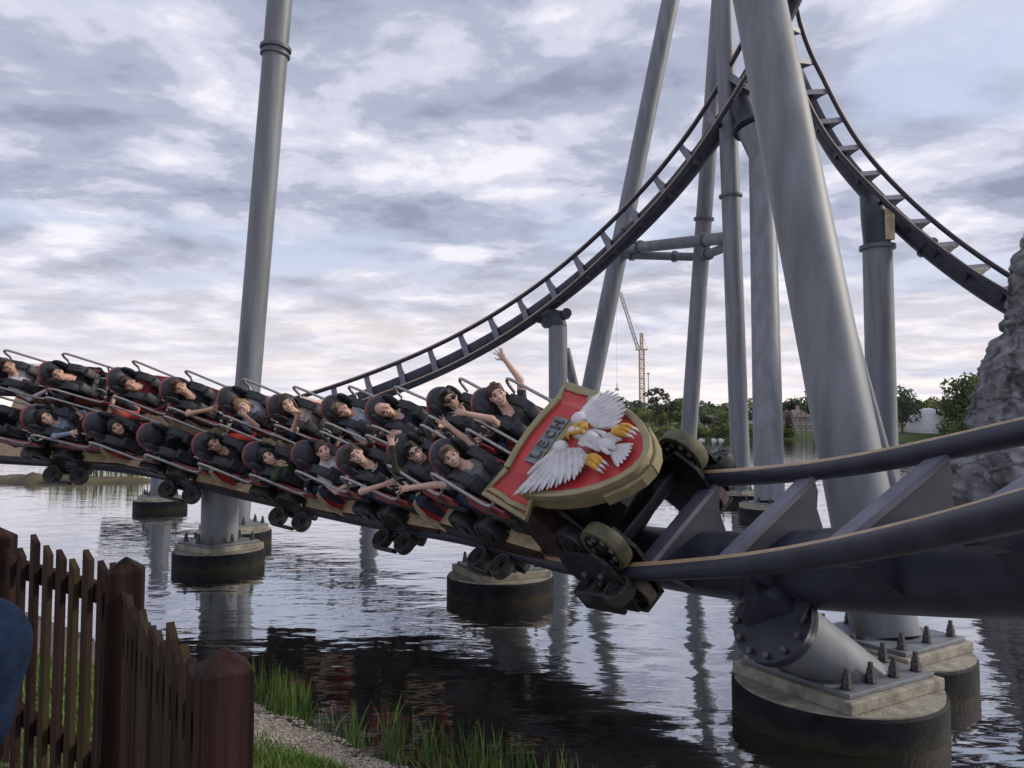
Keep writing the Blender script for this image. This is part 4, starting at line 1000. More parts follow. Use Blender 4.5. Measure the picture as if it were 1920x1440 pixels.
def wing(roots, tips, shoulder, n, hbase, shape):
    w = MB().ell(S(*shoulder, hbase + .05), (.085, .075, .06))
    for a, b in zip(shape[:-1], shape[1:]): w.tube([S(a[0], a[1], hbase + .05), S(b[0], b[1], hbase + .045)], [.042 if a is shape[0] else .03, .03 if b is not shape[-1] else .008], 10)
    wo = w.build('wing', M_WHITE, eg, True)
    for layer, (f1, dh, nn, wd) in enumerate(((1.0, 0, n, .048), (.66, .022, int(n * .85), .046), (.40, .040, int(n * .7), .044))):
        for i in range(nn):
            f = i / (nn - 1); r0 = poly_at(roots, f); t = poly_at(tips, f); p1 = r0 + (t - r0) * f1
            mb = MB(); feather(mb, S(r0[0], r0[1], hbase + dh + .02), S(p1[0], p1[1], hbase + dh * .6 - .01 + .012 * (i % 2)), wd, .017); mb.build('feather', M_WHITE if i % 2 else M_FEATH, wo)
wing([(-.26, .40), (-.19, .45), (-.12, .52), (-.09, .68)], [(-.66, .24), (-.60, .42), (-.50, .63), (-.36, .80), (-.15, .80)], (-.115, .47), 20, .07, [(-.115, .47), (-.22, .42), (-.33, .36), (-.45, .30)])
wing([(.36, .46), (.29, .47), (.23, .52), (.16, .68)], [(.64, .50), (.62, .62), (.55, .74), (.44, .86), (.25, .90)], (.215, .47), 19, .09, [(.215, .47), (.32, .46), (.44, .47), (.56, .50)])
for i in range(7):
    f = i / 6; mb = MB(); feather(mb, S(.03 - .02 * (f - .5), .92, .05), S(.11 - .25 * f, 1.12 + .03 * math.sin(math.pi * f), .035), .045, .016); mb.build('tail_feather', M_WHITE, eg)
for i in range(26):
    a_ = .035 + .085 * math.sin(i * 2.4); b_ = .64 + .012 * i; mb = MB(); feather(mb, S(a_, b_, .155 - .002 * i), S(a_ * 1.05, b_ + .075, .135 - .003 * i), .04, .014); mb.build('feather', M_WHITE if i % 3 else M_FEATH, eg)
for a, b, r in ((.10, .58, .045), (.06, .545, .04), (.12, .64, .04), (.02, .60, .04), (.09, .66, .045), (.04, .66, .035)):
    MB().ell(S(a, b, .20), (r, r * .8, r * .6), nu=10, nv=6).build('crest', M_EGOLD, eg, True)
MB().ell(S(.03, .56, .20), (.05, .038, .035)).build('head', M_WHITE, eg, True)
MB().tube([S(.0, .555, .21), S(-.035, .545, .20), S(-.05, .565, .17)], [.024, .018, .004], 10).build('beak', M_EGOLD, eg, True)
for sgn, c in ((1, (.17, .93)), (-1, (-.15, .86))):
    MB().ell(S(c[0], c[1], .09), (.065, .055, .05)).build('foot', M_EGOLD, eg, True)
    for k in range(3):
        a0 = c[0] + sgn * (.015) + (k - 1) * .042; 
        MB().tube([S(a0, c[1] + .02, .11), S(a0 + sgn * .015, c[1] + .07, .10), S(a0 + sgn * .02, c[1] + .10, .075)], [.026, .026, .022], 10).build('toe', M_EGOLD, eg, True)
        MB().tube([S(a0 + sgn * .02, c[1] + .10, .08), S(a0 + sgn * .025, c[1] + .14, .06), S(a0 + sgn * .025, c[1] + .155, .03)], [.016, .012, .003], 8).build('claw', M_WHITE, eg, True)
# nose body below the shield
MB().prism([(1.1, .26), (1.22, 1.08), (1.50, 1.0), (1.62, .55), (1.55, .10), (1.1, .05)], lambda x, z: (x, -.60, z), lambda x, z: (x, .60, z)).build('nose', M_MAROON, LEAD)
MB().prism([(1.5, 1.0), (2.35, .95), (2.45, .80), (2.1, .45), (2.05, .12), (1.5, .10)], lambda x, z: (x, -.27, z), lambda x, z: (x, .27, z)).build('nose_front', M_BLACK, LEAD)
for s_ in (-1, 1):
    MB().prism([(1.5, .98), (2.2, .97), (2.0, .62), (1.6, .30)], lambda x, z: (x, s_ * .38, z), lambda x, z: (x, s_ * .41, z)).build('nose_plate', M_BLACK, LEAD)
    MB().tube([(1.6, s_ * .40, .85), (1.9, s_ * .48, .60), (2.15, s_ * .50, .30)], .035, 10).build('hydraulic_strut', M_BLACK, LEAD, True)

# ------------------------------------------------------------------ people (signed-distance bodies, one continuous mesh each)
def smin(a, b, k):
    h = np.clip(.5 + .5 * (b - a) / k, 0, 1); return b * (1 - h) + a * h - k * h * (1 - h)
class Body:
    def __init__(s): s.p = []
    def cap(s, a, b, r0, r1, tg, k=.02): s.p.append(('c', np.array(a, float), np.array(b, float), r0, r1, tg, k)); return s
    def ell(s, c, r, M, tg, k=.02): s.p.append(('e', np.array(c, float), np.array(r, float), np.eye(3) if M is None else M, None, tg, k)); return s
    def sub(s, c, r, M=None, k=.008): s.p.append(('x', np.array(c, float), np.array(r, float), np.eye(3) if M is None else M, None, None, k)); return s
    @staticmethod
    def dist(p, X):
        if p[0] == 'c':
            ab = p[2] - p[1]; t = np.clip(((X - p[1]) @ ab) / (ab @ ab + 1e-9), 0, 1)
            return np.linalg.norm(X - p[1] - t[..., None] * ab, axis=-1) - (p[3] + (p[4] - p[3]) * t)
        q = (X - p[1]) @ p[3]; k0 = np.linalg.norm(q / p[2], axis=-1); k1 = np.linalg.norm(q / (p[2] ** 2), axis=-1)
        return k0 * (k0 - 1) / (k1 + 1e-6)
    def mesh(s, name, mats, res=.0115):
        lo = np.full(3, 1e9); hi = -lo
        for p in s.p:
            if p[0] == 'x': continue
            r = max(p[3], p[4]) if p[0] == 'c' else p[2].max()
            for c in ([p[1], p[2]] if p[0] == 'c' else [p[1]]): lo = np.minimum(lo, c - r - .03); hi = np.maximum(hi, c + r + .03)
        n = np.ceil((hi - lo) / res).astype(int) + 1; D = np.full(n, 1.0, np.float32)
        ax = [lo[k] + res * np.arange(n[k]) for k in range(3)]
        for p in s.p:
            r = max(p[3], p[4]) if p[0] == 'c' else p[2].max(); cs = [p[1], p[2]] if p[0] == 'c' else [p[1]]
            a = np.maximum(((np.minimum.reduce(cs) - r - .045 - lo) / res).astype(int), 0); b = np.minimum(((np.maximum.reduce(cs) + r + .045 - lo) / res).astype(int) + 2, n)
            sl = tuple(slice(a[k], b[k]) for k in range(3))
            X = np.stack(np.meshgrid(*[ax[k][sl[k]] for k in range(3)], indexing='ij'), -1)
            d = Body.dist(p, X)
            D[sl] = -smin(-D[sl], d, p[6]) if p[0] == 'x' else smin(D[sl], d, p[6])
        V, Q = surface_nets(D); V = lo + V * res
        fc = V[Q].mean(1); best = np.full(len(Q), 1e9); tg = np.zeros(len(Q), int)
        for p in s.p:
            if p[0] == 'x': continue
            d = Body.dist(p, fc); m = d < best; best[m] = d[m]; tg[m] = p[5]
        me = bpy.data.meshes.new(name); me.from_pydata(V.tolist(), [], Q.tolist()); me.update()
        for m in mats: me.materials.append(m)
        me.polygons.foreach_set('material_index', tg.tolist()); me.polygons.foreach_set('use_smooth', [True] * len(Q)); return me
def surface_nets(D):
    S_ = D < 0; nx, ny, nz = D.shape; cs = (nx - 1, ny - 1, nz - 1)
    crn = [(i, j, k) for i in (0, 1) for j in (0, 1) for k in (0, 1)]
    cnt = sum(S_[i:i + cs[0], j:j + cs[1], k:k + cs[2]].astype(np.int8) for i, j, k in crn)
    act = (cnt > 0) & (cnt < 8); I = np.argwhere(act); idx = np.full(cs, -1, int); idx[act] = np.arange(len(I))
    acc = np.zeros((len(I), 3)); num = np.zeros(len(I))
    for a in crn:
        for ax_ in range(3):
            if a[ax_]: continue
            b = list(a); b[ax_] = 1
            da = D[I[:, 0] + a[0], I[:, 1] + a[1], I[:, 2] + a[2]]; db = D[I[:, 0] + b[0], I[:, 1] + b[1], I[:, 2] + b[2]]
            m = (da < 0) != (db < 0); t = np.where(m, da / (da - db + 1e-12), 0)
            p = np.tile(np.array(a, float), (len(I), 1)); p[:, ax_] += t; acc[m] += p[m]; num[m] += 1
    V = I + acc / num[:, None]; Q = []
    for ax_ in range(3):
        o1, o2 = [(1, 2), (2, 0), (0, 1)][ax_]
        sA = [slice(None)] * 3; sB = [slice(None)] * 3; sA[ax_] = slice(0, -1); sB[ax_] = slice(1, None)
        ch = S_[tuple(sA)] != S_[tuple(sB)]; E = np.argwhere(ch)
        E = E[(E[:, o1] > 0) & (E[:, o2] > 0) & (E[:, o1] < cs[o1]) & (E[:, o2] < cs[o2])]
        e1 = np.zeros(3, int); e1[o1] = 1; e2 = np.zeros(3, int); e2[o2] = 1
        g = lambda P: idx[P[:, 0], P[:, 1], P[:, 2]]
        q = np.stack([g(E), g(E - e1), g(E - e1 - e2), g(E - e2)], 1); fl = ~S_[E[:, 0], E[:, 1], E[:, 2]]
        q[fl] = q[fl][:, ::-1]; Q.append(q)
    Q = np.concatenate(Q); return V, Q[:, ::-1][(Q >= 0).all(1)]
SKINS = {'fair': mat('skin_fair', (.66, .43, .34), .5, var=.06, scale=12), 'warm': mat('skin_warm', (.56, .34, .25), .5, var=.06, scale=12), 'tan': mat('skin_tan', (.40, .23, .16), .5, var=.06, scale=12)}
HAIRS = {k: mat('hair_' + k, c, .55, var=.3, scale=60, streak=(1, 1, .2)) for k, c in {'dark': (.018, .013, .011), 'brown': (.055, .032, .02), 'auburn': (.085, .03, .018), 'blonde': (.30, .19, .09), 'light': (.16, .105, .06)}.items()}
CLOTH = {k: mat('cloth_' + k, c, .85, var=.15, scale=25, bump=.25, bscale=50) for k, c in {'black': (.014, .014, .016), 'charcoal': (.05, .052, .058), 'grey': (.17, .18, .20), 'navy': (.018, .022, .045), 'olive': (.035, .038, .026), 'green': (.05, .085, .04),
         'white': (.62, .60, .66), 'cream': (.50, .43, .38), 'lilac': (.50, .46, .58), 'maroon': (.17, .02, .03), 'denim': (.25, .32, .42), 'paleblue': (.42, .48, .60), 'jeans': (.03, .045, .09)}.items()}
M_EYE = mat('eye_dark', (.015, .012, .01), .25, var=.1); M_MOUTH = mat('lip', (.28, .09, .08), .5, var=.1); M_TEETH = mat('teeth', (.7, .66, .6), .4, var=.05); M_LENS = mat('sunglass_lens', (.02, .012, .01), .1, var=.1)

def hand(B, w, d, pn, tg, spread=.25, curl=.25, side=1, k=.8):
    """hand from the wrist w along d, palm facing pn; thumb leaves the side of the palm"""
    d = nrm(d); pn = nrm(pn - d * (pn @ d)); s_ = np.cross(d, pn) * side
    c = w + d * .048 * k; B.ell(c, np.array([.050, .040, .017]) * k, np.stack([d, s_, pn], 1), tg, .012)
    B.cap(w - d * .01, w + d * .03 * k, .024 * k, .022 * k, tg, .015)
    for i, (o, l) in enumerate(((-.030, .072), (-.010, .082), (.010, .078), (.030, .062))):
        o *= k; l *= k; dd = nrm(d + s_ * spread * (o / .03)); r = w + d * .085 * k + s_ * o
        m = r + dd * l * .5 + pn * curl * l * .12; e = m + nrm(dd + pn * curl) * l * .5
        B.cap(r, m, .0100 * k, .0092 * k, tg, .006); B.cap(m, e, .0092 * k, .0078 * k, tg, .006)
    r = w + d * .03 * k - s_ * .034 * k; e1 = r + nrm(d * .6 - s_ * .8) * .04 * k; e2 = e1 + nrm(d * .9 - s_ * .35) * .032 * k
    B.cap(r, e1, .013 * k, .0105 * k, tg, .01); B.cap(e1, e2, .0105 * k, .009 * k, tg, .006)

def head(B, c, Mh, tg, k=1.0):
    g = lambda x, y, z: c + Mh @ (np.array([x, y, z]) * k)
    B.ell(g(-.012, 0, .028), np.array([.098, .077, .098]) * k, Mh, tg, .02); B.ell(g(.030, 0, -.040), np.array([.066, .058, .068]) * k, Mh, tg, .03)
    B.cap(g(.055, 0, -.088), g(.068, 0, -.088), .020 * k, .018 * k, tg, .02)
    B.sub(g(.098, .034, .012), np.array([.016, .020, .012]) * k, Mh, .012); B.sub(g(.098, -.034, .012), np.array([.016, .020, .012]) * k, Mh, .012)
    B.cap(g(.088, 0, .016), g(.108, 0, -.022), .009 * k, .0145 * k, tg, .012); B.cap(g(.098, -.012, -.026), g(.098, .012, -.026), .009 * k, .009 * k, tg, .008)
    for s_ in (-1, 1):
        B.ell(g(-.005, s_ * .078, -.002), np.array([.018, .010, .030]) * k, Mh, tg, .008); B.ell(g(.070, s_ * .040, -.022), np.array([.022, .020, .018]) * k, Mh, tg, .02)
        B.cap(g(.086, s_ * .018, .034), g(.076, s_ * .048, .032), .007 * k, .006 * k, tg, .012)
    return g
def face_parts(root, g, Mh, hair, style, smile, k, glasses=None, brow=True):
    for s_ in (-1, 1):
        MB().ell(g(.083, s_ * .034, .012), np.array([.009, .014, .0075]) * k, Mh, 8, 6).build('eye', M_EYE, root, True)
        if brow: MB().tube([g(.093, s_ * .018, .036), g(.091, s_ * .036, .041), g(.080, s_ * .053, .034)], .0042 * k, 6).build('eyebrow', HAIRS[hair if hair != 'blonde' else 'light'], root)
    MB().ell(g(.0905, 0, -.056), np.array([.008, .034 if smile else .022, .0125 if smile else .006]) * k, Mh, 10, 6).build('mouth', M_MOUTH, root, True)
    if smile: MB().ell(g(.0945, 0, -.053), np.array([.006, .027, .0075]) * k, Mh, 10, 6).build('teeth', M_TEETH, root, True)
    if glasses:
        mb = MB()
        if glasses == 'sun':
            for s_ in (-1, 1): mb.ell(g(.100, s_ * .036, .012), np.array([.007, .031, .022]) * k, Mh, 12, 8)
        else:
            for s_ in (-1, 1): mb.tube([g(.104 - .2 * abs(.026 * math.cos(a)) * .3, s_ * .036 + .027 * math.cos(a), .010 + .020 * math.sin(a)) for a in np.linspace(0, 2 * math.pi, 15)], .0035 * k, 5)
        for s_ in (-1, 1): mb.tube([g(.098, s_ * .062, .018), g(.02, s_ * .082, .016)], .003 * k, 5)
        mb.tube([g(.106, -.012, .016), g(.106, .012, .016)], .003 * k, 5); mb.build('glasses', M_LENS if glasses == 'sun' else M_BLACK, root, True)
    if style == 'bald': return
    H = Body(); H.ell(g(-.018, 0, .038), np.array([.103, .084, .101]) * k, Mh, 0, .01)
    if style == 'short': H.ell(g(.045, 0, .112), np.array([.045, .06, .028]) * k, Mh, 0, .02)
    if style in ('long', 'bob'):
        zl = -.17 if style == 'long' else -.09
        for s_ in (-1, 1):
            H.cap(g(.0, s_ * .078, .05), g(-.03, s_ * .086, zl), .028 * k, .030 * k, 0, .02); H.cap(g(-.05, s_ * .05, .0), g(-.07, s_ * .05, zl - .03), .045 * k, .035 * k, 0, .03)
    if style == 'tied': H.ell(g(-.115, 0, .03), np.array([.04, .04, .04]) * k, Mh, 0, .02)
    fz = .072 if style == 'short' else .066
    H.sub(g(.105, 0, -.045), np.array([.085, .073 if style in ('long', 'bob') else .095, .115]) * k, Mh, .012)
    if style in ('short', 'tied'): H.sub(g(.0, 0, -.12), np.array([.2, .2, .095]) * k, Mh, .01)
    for p in range(14):
        a = random.uniform(0, 6.28); q = random.uniform(.2, 1.2); H.ell(g(-.02 + .09 * math.cos(a) * math.sin(q), .075 * math.sin(a) * math.sin(q), .04 + .095 * math.cos(q)), np.array([.022, .020, .018]) * k, Mh, 0, .01)
    H.sub(g(.105, 0, -.045), np.array([.085, .070 if style in ('long', 'bob') else .080, .110]) * k, Mh, .01)
    o = bpy.data.objects.new('hair', H.mesh('hair', [HAIRS[hair]], .009)); COL.objects.link(o); o.parent = root

def solve_ray(S0, u, v, ln, dd):
    """point on the pixel ray at distance ln from S0; dd<0 prefers the nearer one"""
    r = ray(u, v); o = CAM - S0; a = r @ r; b = 2 * o @ r; c = o @ o - ln * ln; disc = b * b - 4 * a * c
    if disc <= 0: P = CAM + r * (-b / (2 * a)); return S0 + nrm(P - S0) * ln
    t = (-b + (math.sqrt(disc) if dd >= 0 else -math.sqrt(disc))) / (2 * a); return CAM + r * t
def two_bone(S0, H0, l1, l2, hint):
    d = H0 - S0; n = np.linalg.norm(d); n2 = min(n, (l1 + l2) * .995); d = nrm(d); H0 = S0 + d * n2
    a = (l1 * l1 - l2 * l2 + n2 * n2) / (2 * n2); h = math.sqrt(max(0, l1 * l1 - a * a)); q = nrm(hint - d * (hint @ d)); return S0 + d * a + q * h, H0

def rider(row, side, label, hpx, hup, hair='brown', style='short', skin='fair', shirt='black', sleeve='short', arms=None, smile=True, glasses=None, k=1.0, look=.85, legs='jeans', necklace=False):
    C, T, L, U = CARM[row // 2]; hx, hy = SEATS[(row % 2) * 2 + (0 if side > 0 else 1)]
    W = np.stack([T, L, U], 1); O = C + W @ np.array([hx, hy, HIP_Z])
    toL = lambda P: W.T @ (np.asarray(P) - O)
    root = thing('person', label, 'person', M=mat4(O, T, L, U), group='riders on the coaster train')
    B = Body(); SK, SH, TR_, SL, SO = 0, 1, 2, 3, 4
    up = rec(0, 0, 1); fwd = rec(1, 0, 0)
    # head: on its pixel ray, near the nominal place
    h0 = O + W @ rec(0.02, 0, .685); r = ray(*hpx); t = ((h0 - CAM) @ r) / (r @ r); hw = CAM + r * t
    dv = hw - h0; dl = np.linalg.norm(dv)
    if dl > .10: hw = h0 + dv * .10 / dl
    hc = toL(hw)
    fw_w = nrm(nrm(T) * (1 - look) + nrm(CAM - hw) * look); ui = C_RT * hup[0] + C_UP * hup[1]; u_w = nrm(ui - fw_w * (ui @ fw_w))
    Mh = W.T @ np.stack([fw_w, np.cross(u_w, fw_w), u_w], 1)
    g = head(B, hc, Mh, SK, k * 1.07)
    # torso
    B.ell((.02, 0, .08), (.13, .165, .12), None, TR_, .04); B.ell(rec(0, 0, .22), (.115, .150, .18), MREC, SH, .04); B.ell(rec(.0, 0, .38), (.115, .165, .15), MREC, SH, .04)
    B.cap(rec(-.01, -.14, .49), rec(-.01, .14, .49), .066, .066, SH, .04); B.cap(rec(-.01, -.05, .53), rec(-.01, .05, .53), .055, .055, SH, .04)
    nb = rec(-.005, 0, .53); B.cap(nb, hc + Mh @ np.array([-.022, 0, -.04]), .060, .058, SK, .03)
    # legs
    for s_ in (-1, 1):
        hp = np.array([.04, s_ * .09, .05]); kn = np.array([.45, s_ * .13, .06]); an = np.array([.50, s_ * .12, -.31])
        B.cap(hp, kn, .085, .062, TR_, .03); B.cap(kn, an, .058, .042, TR_, .02); B.cap(an + np.array([-.02, 0, -.03]), an + np.array([.14, 0, -.05]), .04, .034, SO, .015)
    arms = arms or {}
    for s_, nm in ((1, 'L'), (-1, 'R')):
        sh_ = rec(-.01, s_ * .185, .47); a = arms.get(nm); open_ = .15; curl = .9
        if a:
            (eu, ev, ed), (hu, hv, hd) = a[0], a[1]
            E_ = toL(solve_ray(O + W @ sh_, eu, ev, .285 * k, ed)); wl_ = toL(solve_ray(O + W @ E_, hu, hv, .27 * k, hd)); open_ = .5 if len(a) < 3 else a[2]; curl = .15 if len(a) < 3 else .6
        else: E_, wl_ = two_bone(sh_, rec(.33, s_ * .13, .19), .285 * k, .25 * k, np.array([-.1, s_ * .9, -.5]))
        armt = SK if sleeve == 'short' else SL
        mid = sh_ + (E_ - sh_) * .55
        B.cap(sh_, mid, .052 * k, .049 * k, SL, .025); B.cap(mid, E_, .045 * k, .039 * k, armt, .012); B.cap(E_, wl_, .040 * k, .027 * k, armt, .012)
        hand(B, wl_, wl_ - E_, toL(CAM) - wl_ if a else np.array([.2, -s_, -.2]), SK, open_, curl, s_, .95 * k)
    me = B.mesh('body', [SKINS[skin], CLOTH[shirt], CLOTH[legs], CLOTH[shirt], MATS['black_metal']])
    o = bpy.data.objects.new('body', me); COL.objects.link(o); o.parent = root
    face_parts(root, g, Mh, hair, style, smile, k * 1.07, glasses)
    if necklace: MB().tube([nb + MREC @ np.array([.078 * math.cos(a) + .012, .075 * math.sin(a), .012 - .03 * math.cos(a)]) for a in np.linspace(0, 2 * math.pi, 25)], .007, 6).build('necklace', M_TEETH, root, True)
    return root
rider(0, 1, 'woman in dark top in the front row waving one arm high above her', (932, 735), (-.45, .89), 'auburn', 'tied', 'fair', 'charcoal', 'short', {'L': ((973, 693, 1), (938, 663, -1)), 'R': ((922, 786, -1), (872, 775, -1))})
rider(0, -1, 'boy in grey shirt in the front row stretching his arm to the left', (846, 858), (-.6, .8), 'light', 'short', 'fair', 'grey', 'short', {'L': ((877, 828, 1), (838, 796, -1)), 'R': ((795, 908, -1), (752, 917, -1))}, k=.95)
rider(1, 1, 'man with sunglasses in the second row behind the waving woman', (845, 750), (-.62, .78), 'dark', 'short', 'warm', 'black', 'short', glasses='sun')
rider(1, -1, 'man with glasses and olive jacket clasping hands over his head', (778, 850), (-.62, .78), 'dark', 'short', 'fair', 'olive', 'long', {'R': ((742, 884, -1), (734, 832, -1), .2), 'L': ((800, 812, 1), (750, 812, -1), .2)}, glasses='clear')
rider(2, 1, 'bald man in navy shirt on the upper side of the second car', (722, 770), (-.92, .39), 'brown', 'bald', 'warm', 'navy', 'long', smile=False)
rider(2, -1, 'smiling man with short hair and white necklace on the lower side', (663, 850), (-.66, .75), 'brown', 'short', 'fair', 'black', 'short', {'R': ((678, 922, -1), (722, 908, -1), .2)}, necklace=True)
rider(3, 1, 'man in pale blue shirt with bowed head beside the bald man', (642, 770), (-.9, .44), 'light', 'short', 'warm', 'paleblue', 'short', smile=False, look=.7)
rider(3, -1, 'woman in white top with brown hair on the lower side', (607, 846), (-.38, .92), 'brown', 'tied', 'fair', 'white', 'short')
rider(4, 1, 'smiling woman in cream top with wavy brown hair and outstretched arm', (533, 753), (-.45, .89), 'brown', 'bob', 'fair', 'cream', 'short', {'L': ((568, 748, 1), (596, 754, 1)), 'R': ((550, 806, -1), (557, 783, -1), .2)})
rider(4, -1, 'person in green jacket holding both hands below the chin', (502, 857), (-.66, .75), 'dark', 'bob', 'fair', 'green', 'long', {'R': ((518, 893, -1), (527, 873, -1), .15), 'L': ((545, 850, 1), (531, 869, -1), .15)})
rider(5, 1, 'blonde girl in lilac top holding a hand to her face', (455, 763), (-.75, .66), 'blonde', 'bob', 'fair', 'lilac', 'short', {'R': ((482, 800, -1), (460, 780, -1), .3)}, k=.95)
rider(5, -1, 'dark haired man in black on the lower side of the middle car', (400, 833), (-.8, .6), 'dark', 'short', 'tan', 'black', 'long', smile=False)
rider(6, 1, 'man in black shirt with bare arms on the upper side of the fourth car', (338, 727), (-.75, .66), 'auburn', 'short', 'warm', 'black', 'short', {'L': ((388, 734, 1), (397, 750, -1), .2), 'R': ((352, 776, -1), (390, 768, -1), .2)})
rider(7, 1, 'person in maroon shirt with lowered face at the back of the fourth car', (243, 721), (-.8, .6), 'brown', 'short', 'warm', 'maroon', 'long', smile=False, look=.75)
rider(7, -1, 'person in dark clothes half hidden behind the empty seat', (224, 802), (-.7, .7), 'dark', 'bob', 'warm', 'black', 'long', smile=False)
rider(8, 1, 'person in black with an arm hanging over the seat of the rear car', (100, 702), (-.75, .66), 'dark', 'short', 'warm', 'black', 'long', {'R': ((112, 748, -1), (140, 772, -1), .2)})
rider(8, -1, 'woman in pale denim sleeves on the lower side of the rear car', (86, 783), (-.7, .7), 'dark', 'bob', 'fair', 'denim', 'long', {'R': ((103, 818, -1), (132, 812, -1), .2)})
rider(9, 1, 'rider in white top at the left edge of the picture', (16, 688), (-.7, .7), 'brown', 'short', 'warm', 'white', 'long')
# necklace of the smiling man belongs to his clothing
# bystander: standing at the fence, only the sleeve reaches into the picture
def bystander():
    gz = .60; base = np.array([-1.30, 1.22, gz]); root = thing('person', 'navy blue jacket sleeve of a person standing at the left edge', 'person', base)
    B = Body(); SK, SH, TR_, SL, SO = 0, 1, 2, 3, 4; yaw = R(75); ca, sa = math.cos(yaw), math.sin(yaw); Mz = np.array([[ca, -sa, 0], [sa, ca, 0], [0, 0, 1]])
    l = lambda x, y, z: Mz @ np.array([x, y, z])
    for s_ in (-1, 1):
        B.cap(l(0, s_ * .10, .90), l(.02, s_ * .11, .50), .09, .062, TR_, .03); B.cap(l(.02, s_ * .11, .50), l(0, s_ * .11, .10), .06, .045, TR_, .02); B.cap(l(-.04, s_ * .11, .045), l(.15, s_ * .13, .04), .045, .04, SO, .02)
    B.ell(l(0, 0, .95), (.14, .17, .14), Mz, SH, .05); B.ell(l(0, 0, 1.12), (.135, .175, .2), Mz, SH, .05); B.ell(l(0, 0, 1.30), (.13, .185, .16), Mz, SH, .05); B.cap(l(0, -.15, 1.40), l(0, .15, 1.40), .07, .07, SH, .04)
    hc = l(.03, 0, 1.64); B.cap(l(0, 0, 1.45), hc - np.array([0, 0, .06]), .055, .052, SK, .03); g = head(B, hc, Mz, SK, 1.0)
    el = PX(-66, 1300, 1.28) - base; sh_ = l(0, -.2, 1.40)
    B.cap(sh_, el + np.array([.012, 0, .075]), .072, .070, SL, .03); B.cap(el + np.array([.012, 0, .075]), el + np.array([.004, 0, -.045]), .070, .068, SL, .06); el = el + np.array([0, 0, -.03]); wr = el + nrm(np.array([-.8, .15, .55])) * .25; B.cap(el, wr, .064, .045, SL, .02); hand(B, wr, wr - el, l(0, 1, 0), SK, .1, .8, -1)
    e2 = l(.05, .27, 1.12); B.cap(l(0, .2, 1.40), e2, .07, .058, SL, .03); w2 = e2 + l(.20, -.10, .10); B.cap(e2, w2, .056, .042, SL, .02); hand(B, w2, w2 - e2, l(0, -1, 0), SK, .1, .8, 1)
    me = B.mesh('body', [SKINS['fair'], M_JACKET, CLOTH['jeans'], M_JACKET, M_BLACK], .012); o = bpy.data.objects.new('body', me); COL.objects.link(o); o.parent = root
    face_parts(root, g, Mz, 'brown', 'short', False, 1.0)
bystander()

# ------------------------------------------------------------------ fence
def picket(mb_name, parent, p, d, z0, z1, w, th, slant, m):
    """p = ground point on the line, d = line direction; slanted top"""
    d = nrm(np.array([d[0], d[1], 0])); n_ = np.array([d[1], -d[0], 0]); n_ = n_ if n_ @ (CAM * np.array([1, 1, 0]) - p - fo * np.array([1, 1, 0])) > 0 else -n_
    poly = [(-w / 2, z0), (w / 2, z0), (w / 2, z1 - slant), (-w / 2, z1)]
    mb = MB().prism(poly, lambda a, z: p + d * a + np.array([0, 0, z]), lambda a, z: p + d * a + n_ * th + np.array([0, 0, z])); return mb.build(mb_name, m, parent)
FP = [np.array([-2.66, 4.02, 0]), np.array([-1.565, 3.15, 0]), np.array([-.735, 2.0, 0])]
FL = ['wooden fence post at the left edge', 'pyramid topped wooden post in the middle of the fence', 'nearest dark wooden post with metal bracket at its side']
rf = random.Random(11)
fence = thing('picket_fence', 'dark brown wooden picket fence with slanted tops along the bank', 'fence', (FP[1][0], FP[1][1], .55)); fo = np.array([FP[1][0], FP[1][1], .55])
gzp = [bankz(p[0], p[1]) for p in FP]
for i, (p, wv, zt, an) in enumerate(((FP[0], .14, 1.695, 20), (FP[1], .135, 1.69, 22), (FP[2], .130, 1.655, 28))):
    a = R(an); Mz = np.array([[math.cos(a), -math.sin(a), 0], [math.sin(a), math.cos(a), 0], [0, 0, 1]]); z0 = gzp[i] - .3
    mb = MB(); h = zt - .055; b = wv / 2; vs = [Mz @ np.array([x, y, z]) for z, k in ((z0, 1), (h, 1)) for x, y in ((-b, -b), (b, -b), (b, b), (-b, b))] + [np.array([0, 0, zt])]
    vs = [v + np.array([p[0], p[1], 0]) - fo for v in vs]
    mb.add(vs, [(3, 2, 1, 0), (0, 1, 5, 4), (1, 2, 6, 5), (2, 3, 7, 6), (3, 0, 4, 7), (4, 5, 8), (5, 6, 8), (6, 7, 8), (7, 4, 8)])
    o = mb.build('post', M_WOOD, fence); 
    bv = o.modifiers.new('b', 'BEVEL'); bv.width = .005; bv.segments = 2
    tag(o, FL[i])
off_n = lambda d: np.array([d[1], -d[0], 0])
def section(a, b, us, zs, z0, rails):
    d = nrm(b - a); 
    for t, zt in zip(us, zs):
        p = a + (b - a) * t; m = M_WOODMOSS if rf.random() < .4 else M_WOOD
        picket('picket', fence, p - fo, d, z0, zt, .058 + rf.uniform(-.004, .004), .024, .04, m)
    n_ = off_n(d); n_ = n_ if n_ @ (CAM - a) > 0 else -n_
    for z in rails:
        mb = MB(); c = (a + b) / 2 - fo; Mx = np.stack([d, np.cross([0, 0, 1], d), [0, 0, 1]], 1); mb.bbox(np.array([c[0], c[1], z - fo[2]]) - n_ * .027, (np.linalg.norm(b - a) - .10, .045, .085), .006, Mx); mb.build('rail', M_WOOD, fence)
ab = FP[1] - FP[0]; us = []; zs = []
for u_px, v_px in ((24, 1028), (44, 1025), (69, 1000), (94, 1020), (119, 1028), (144, 1045), (170, 1028), (198, 1048), (222, 1052)):
    r = ray(u_px, 1100); t = np.linalg.solve(np.array([[ab[0], -r[0]], [ab[1], -r[1]]]), -FP[0][:2])[0]; us.append(t); dd = (FP[0] + ab * t)[1]; zs.append(CAM[2] - (v_px - 797) / F * dd)
section(FP[0], FP[1], us, zs, gzp[1] - .05, (1.50, .80))
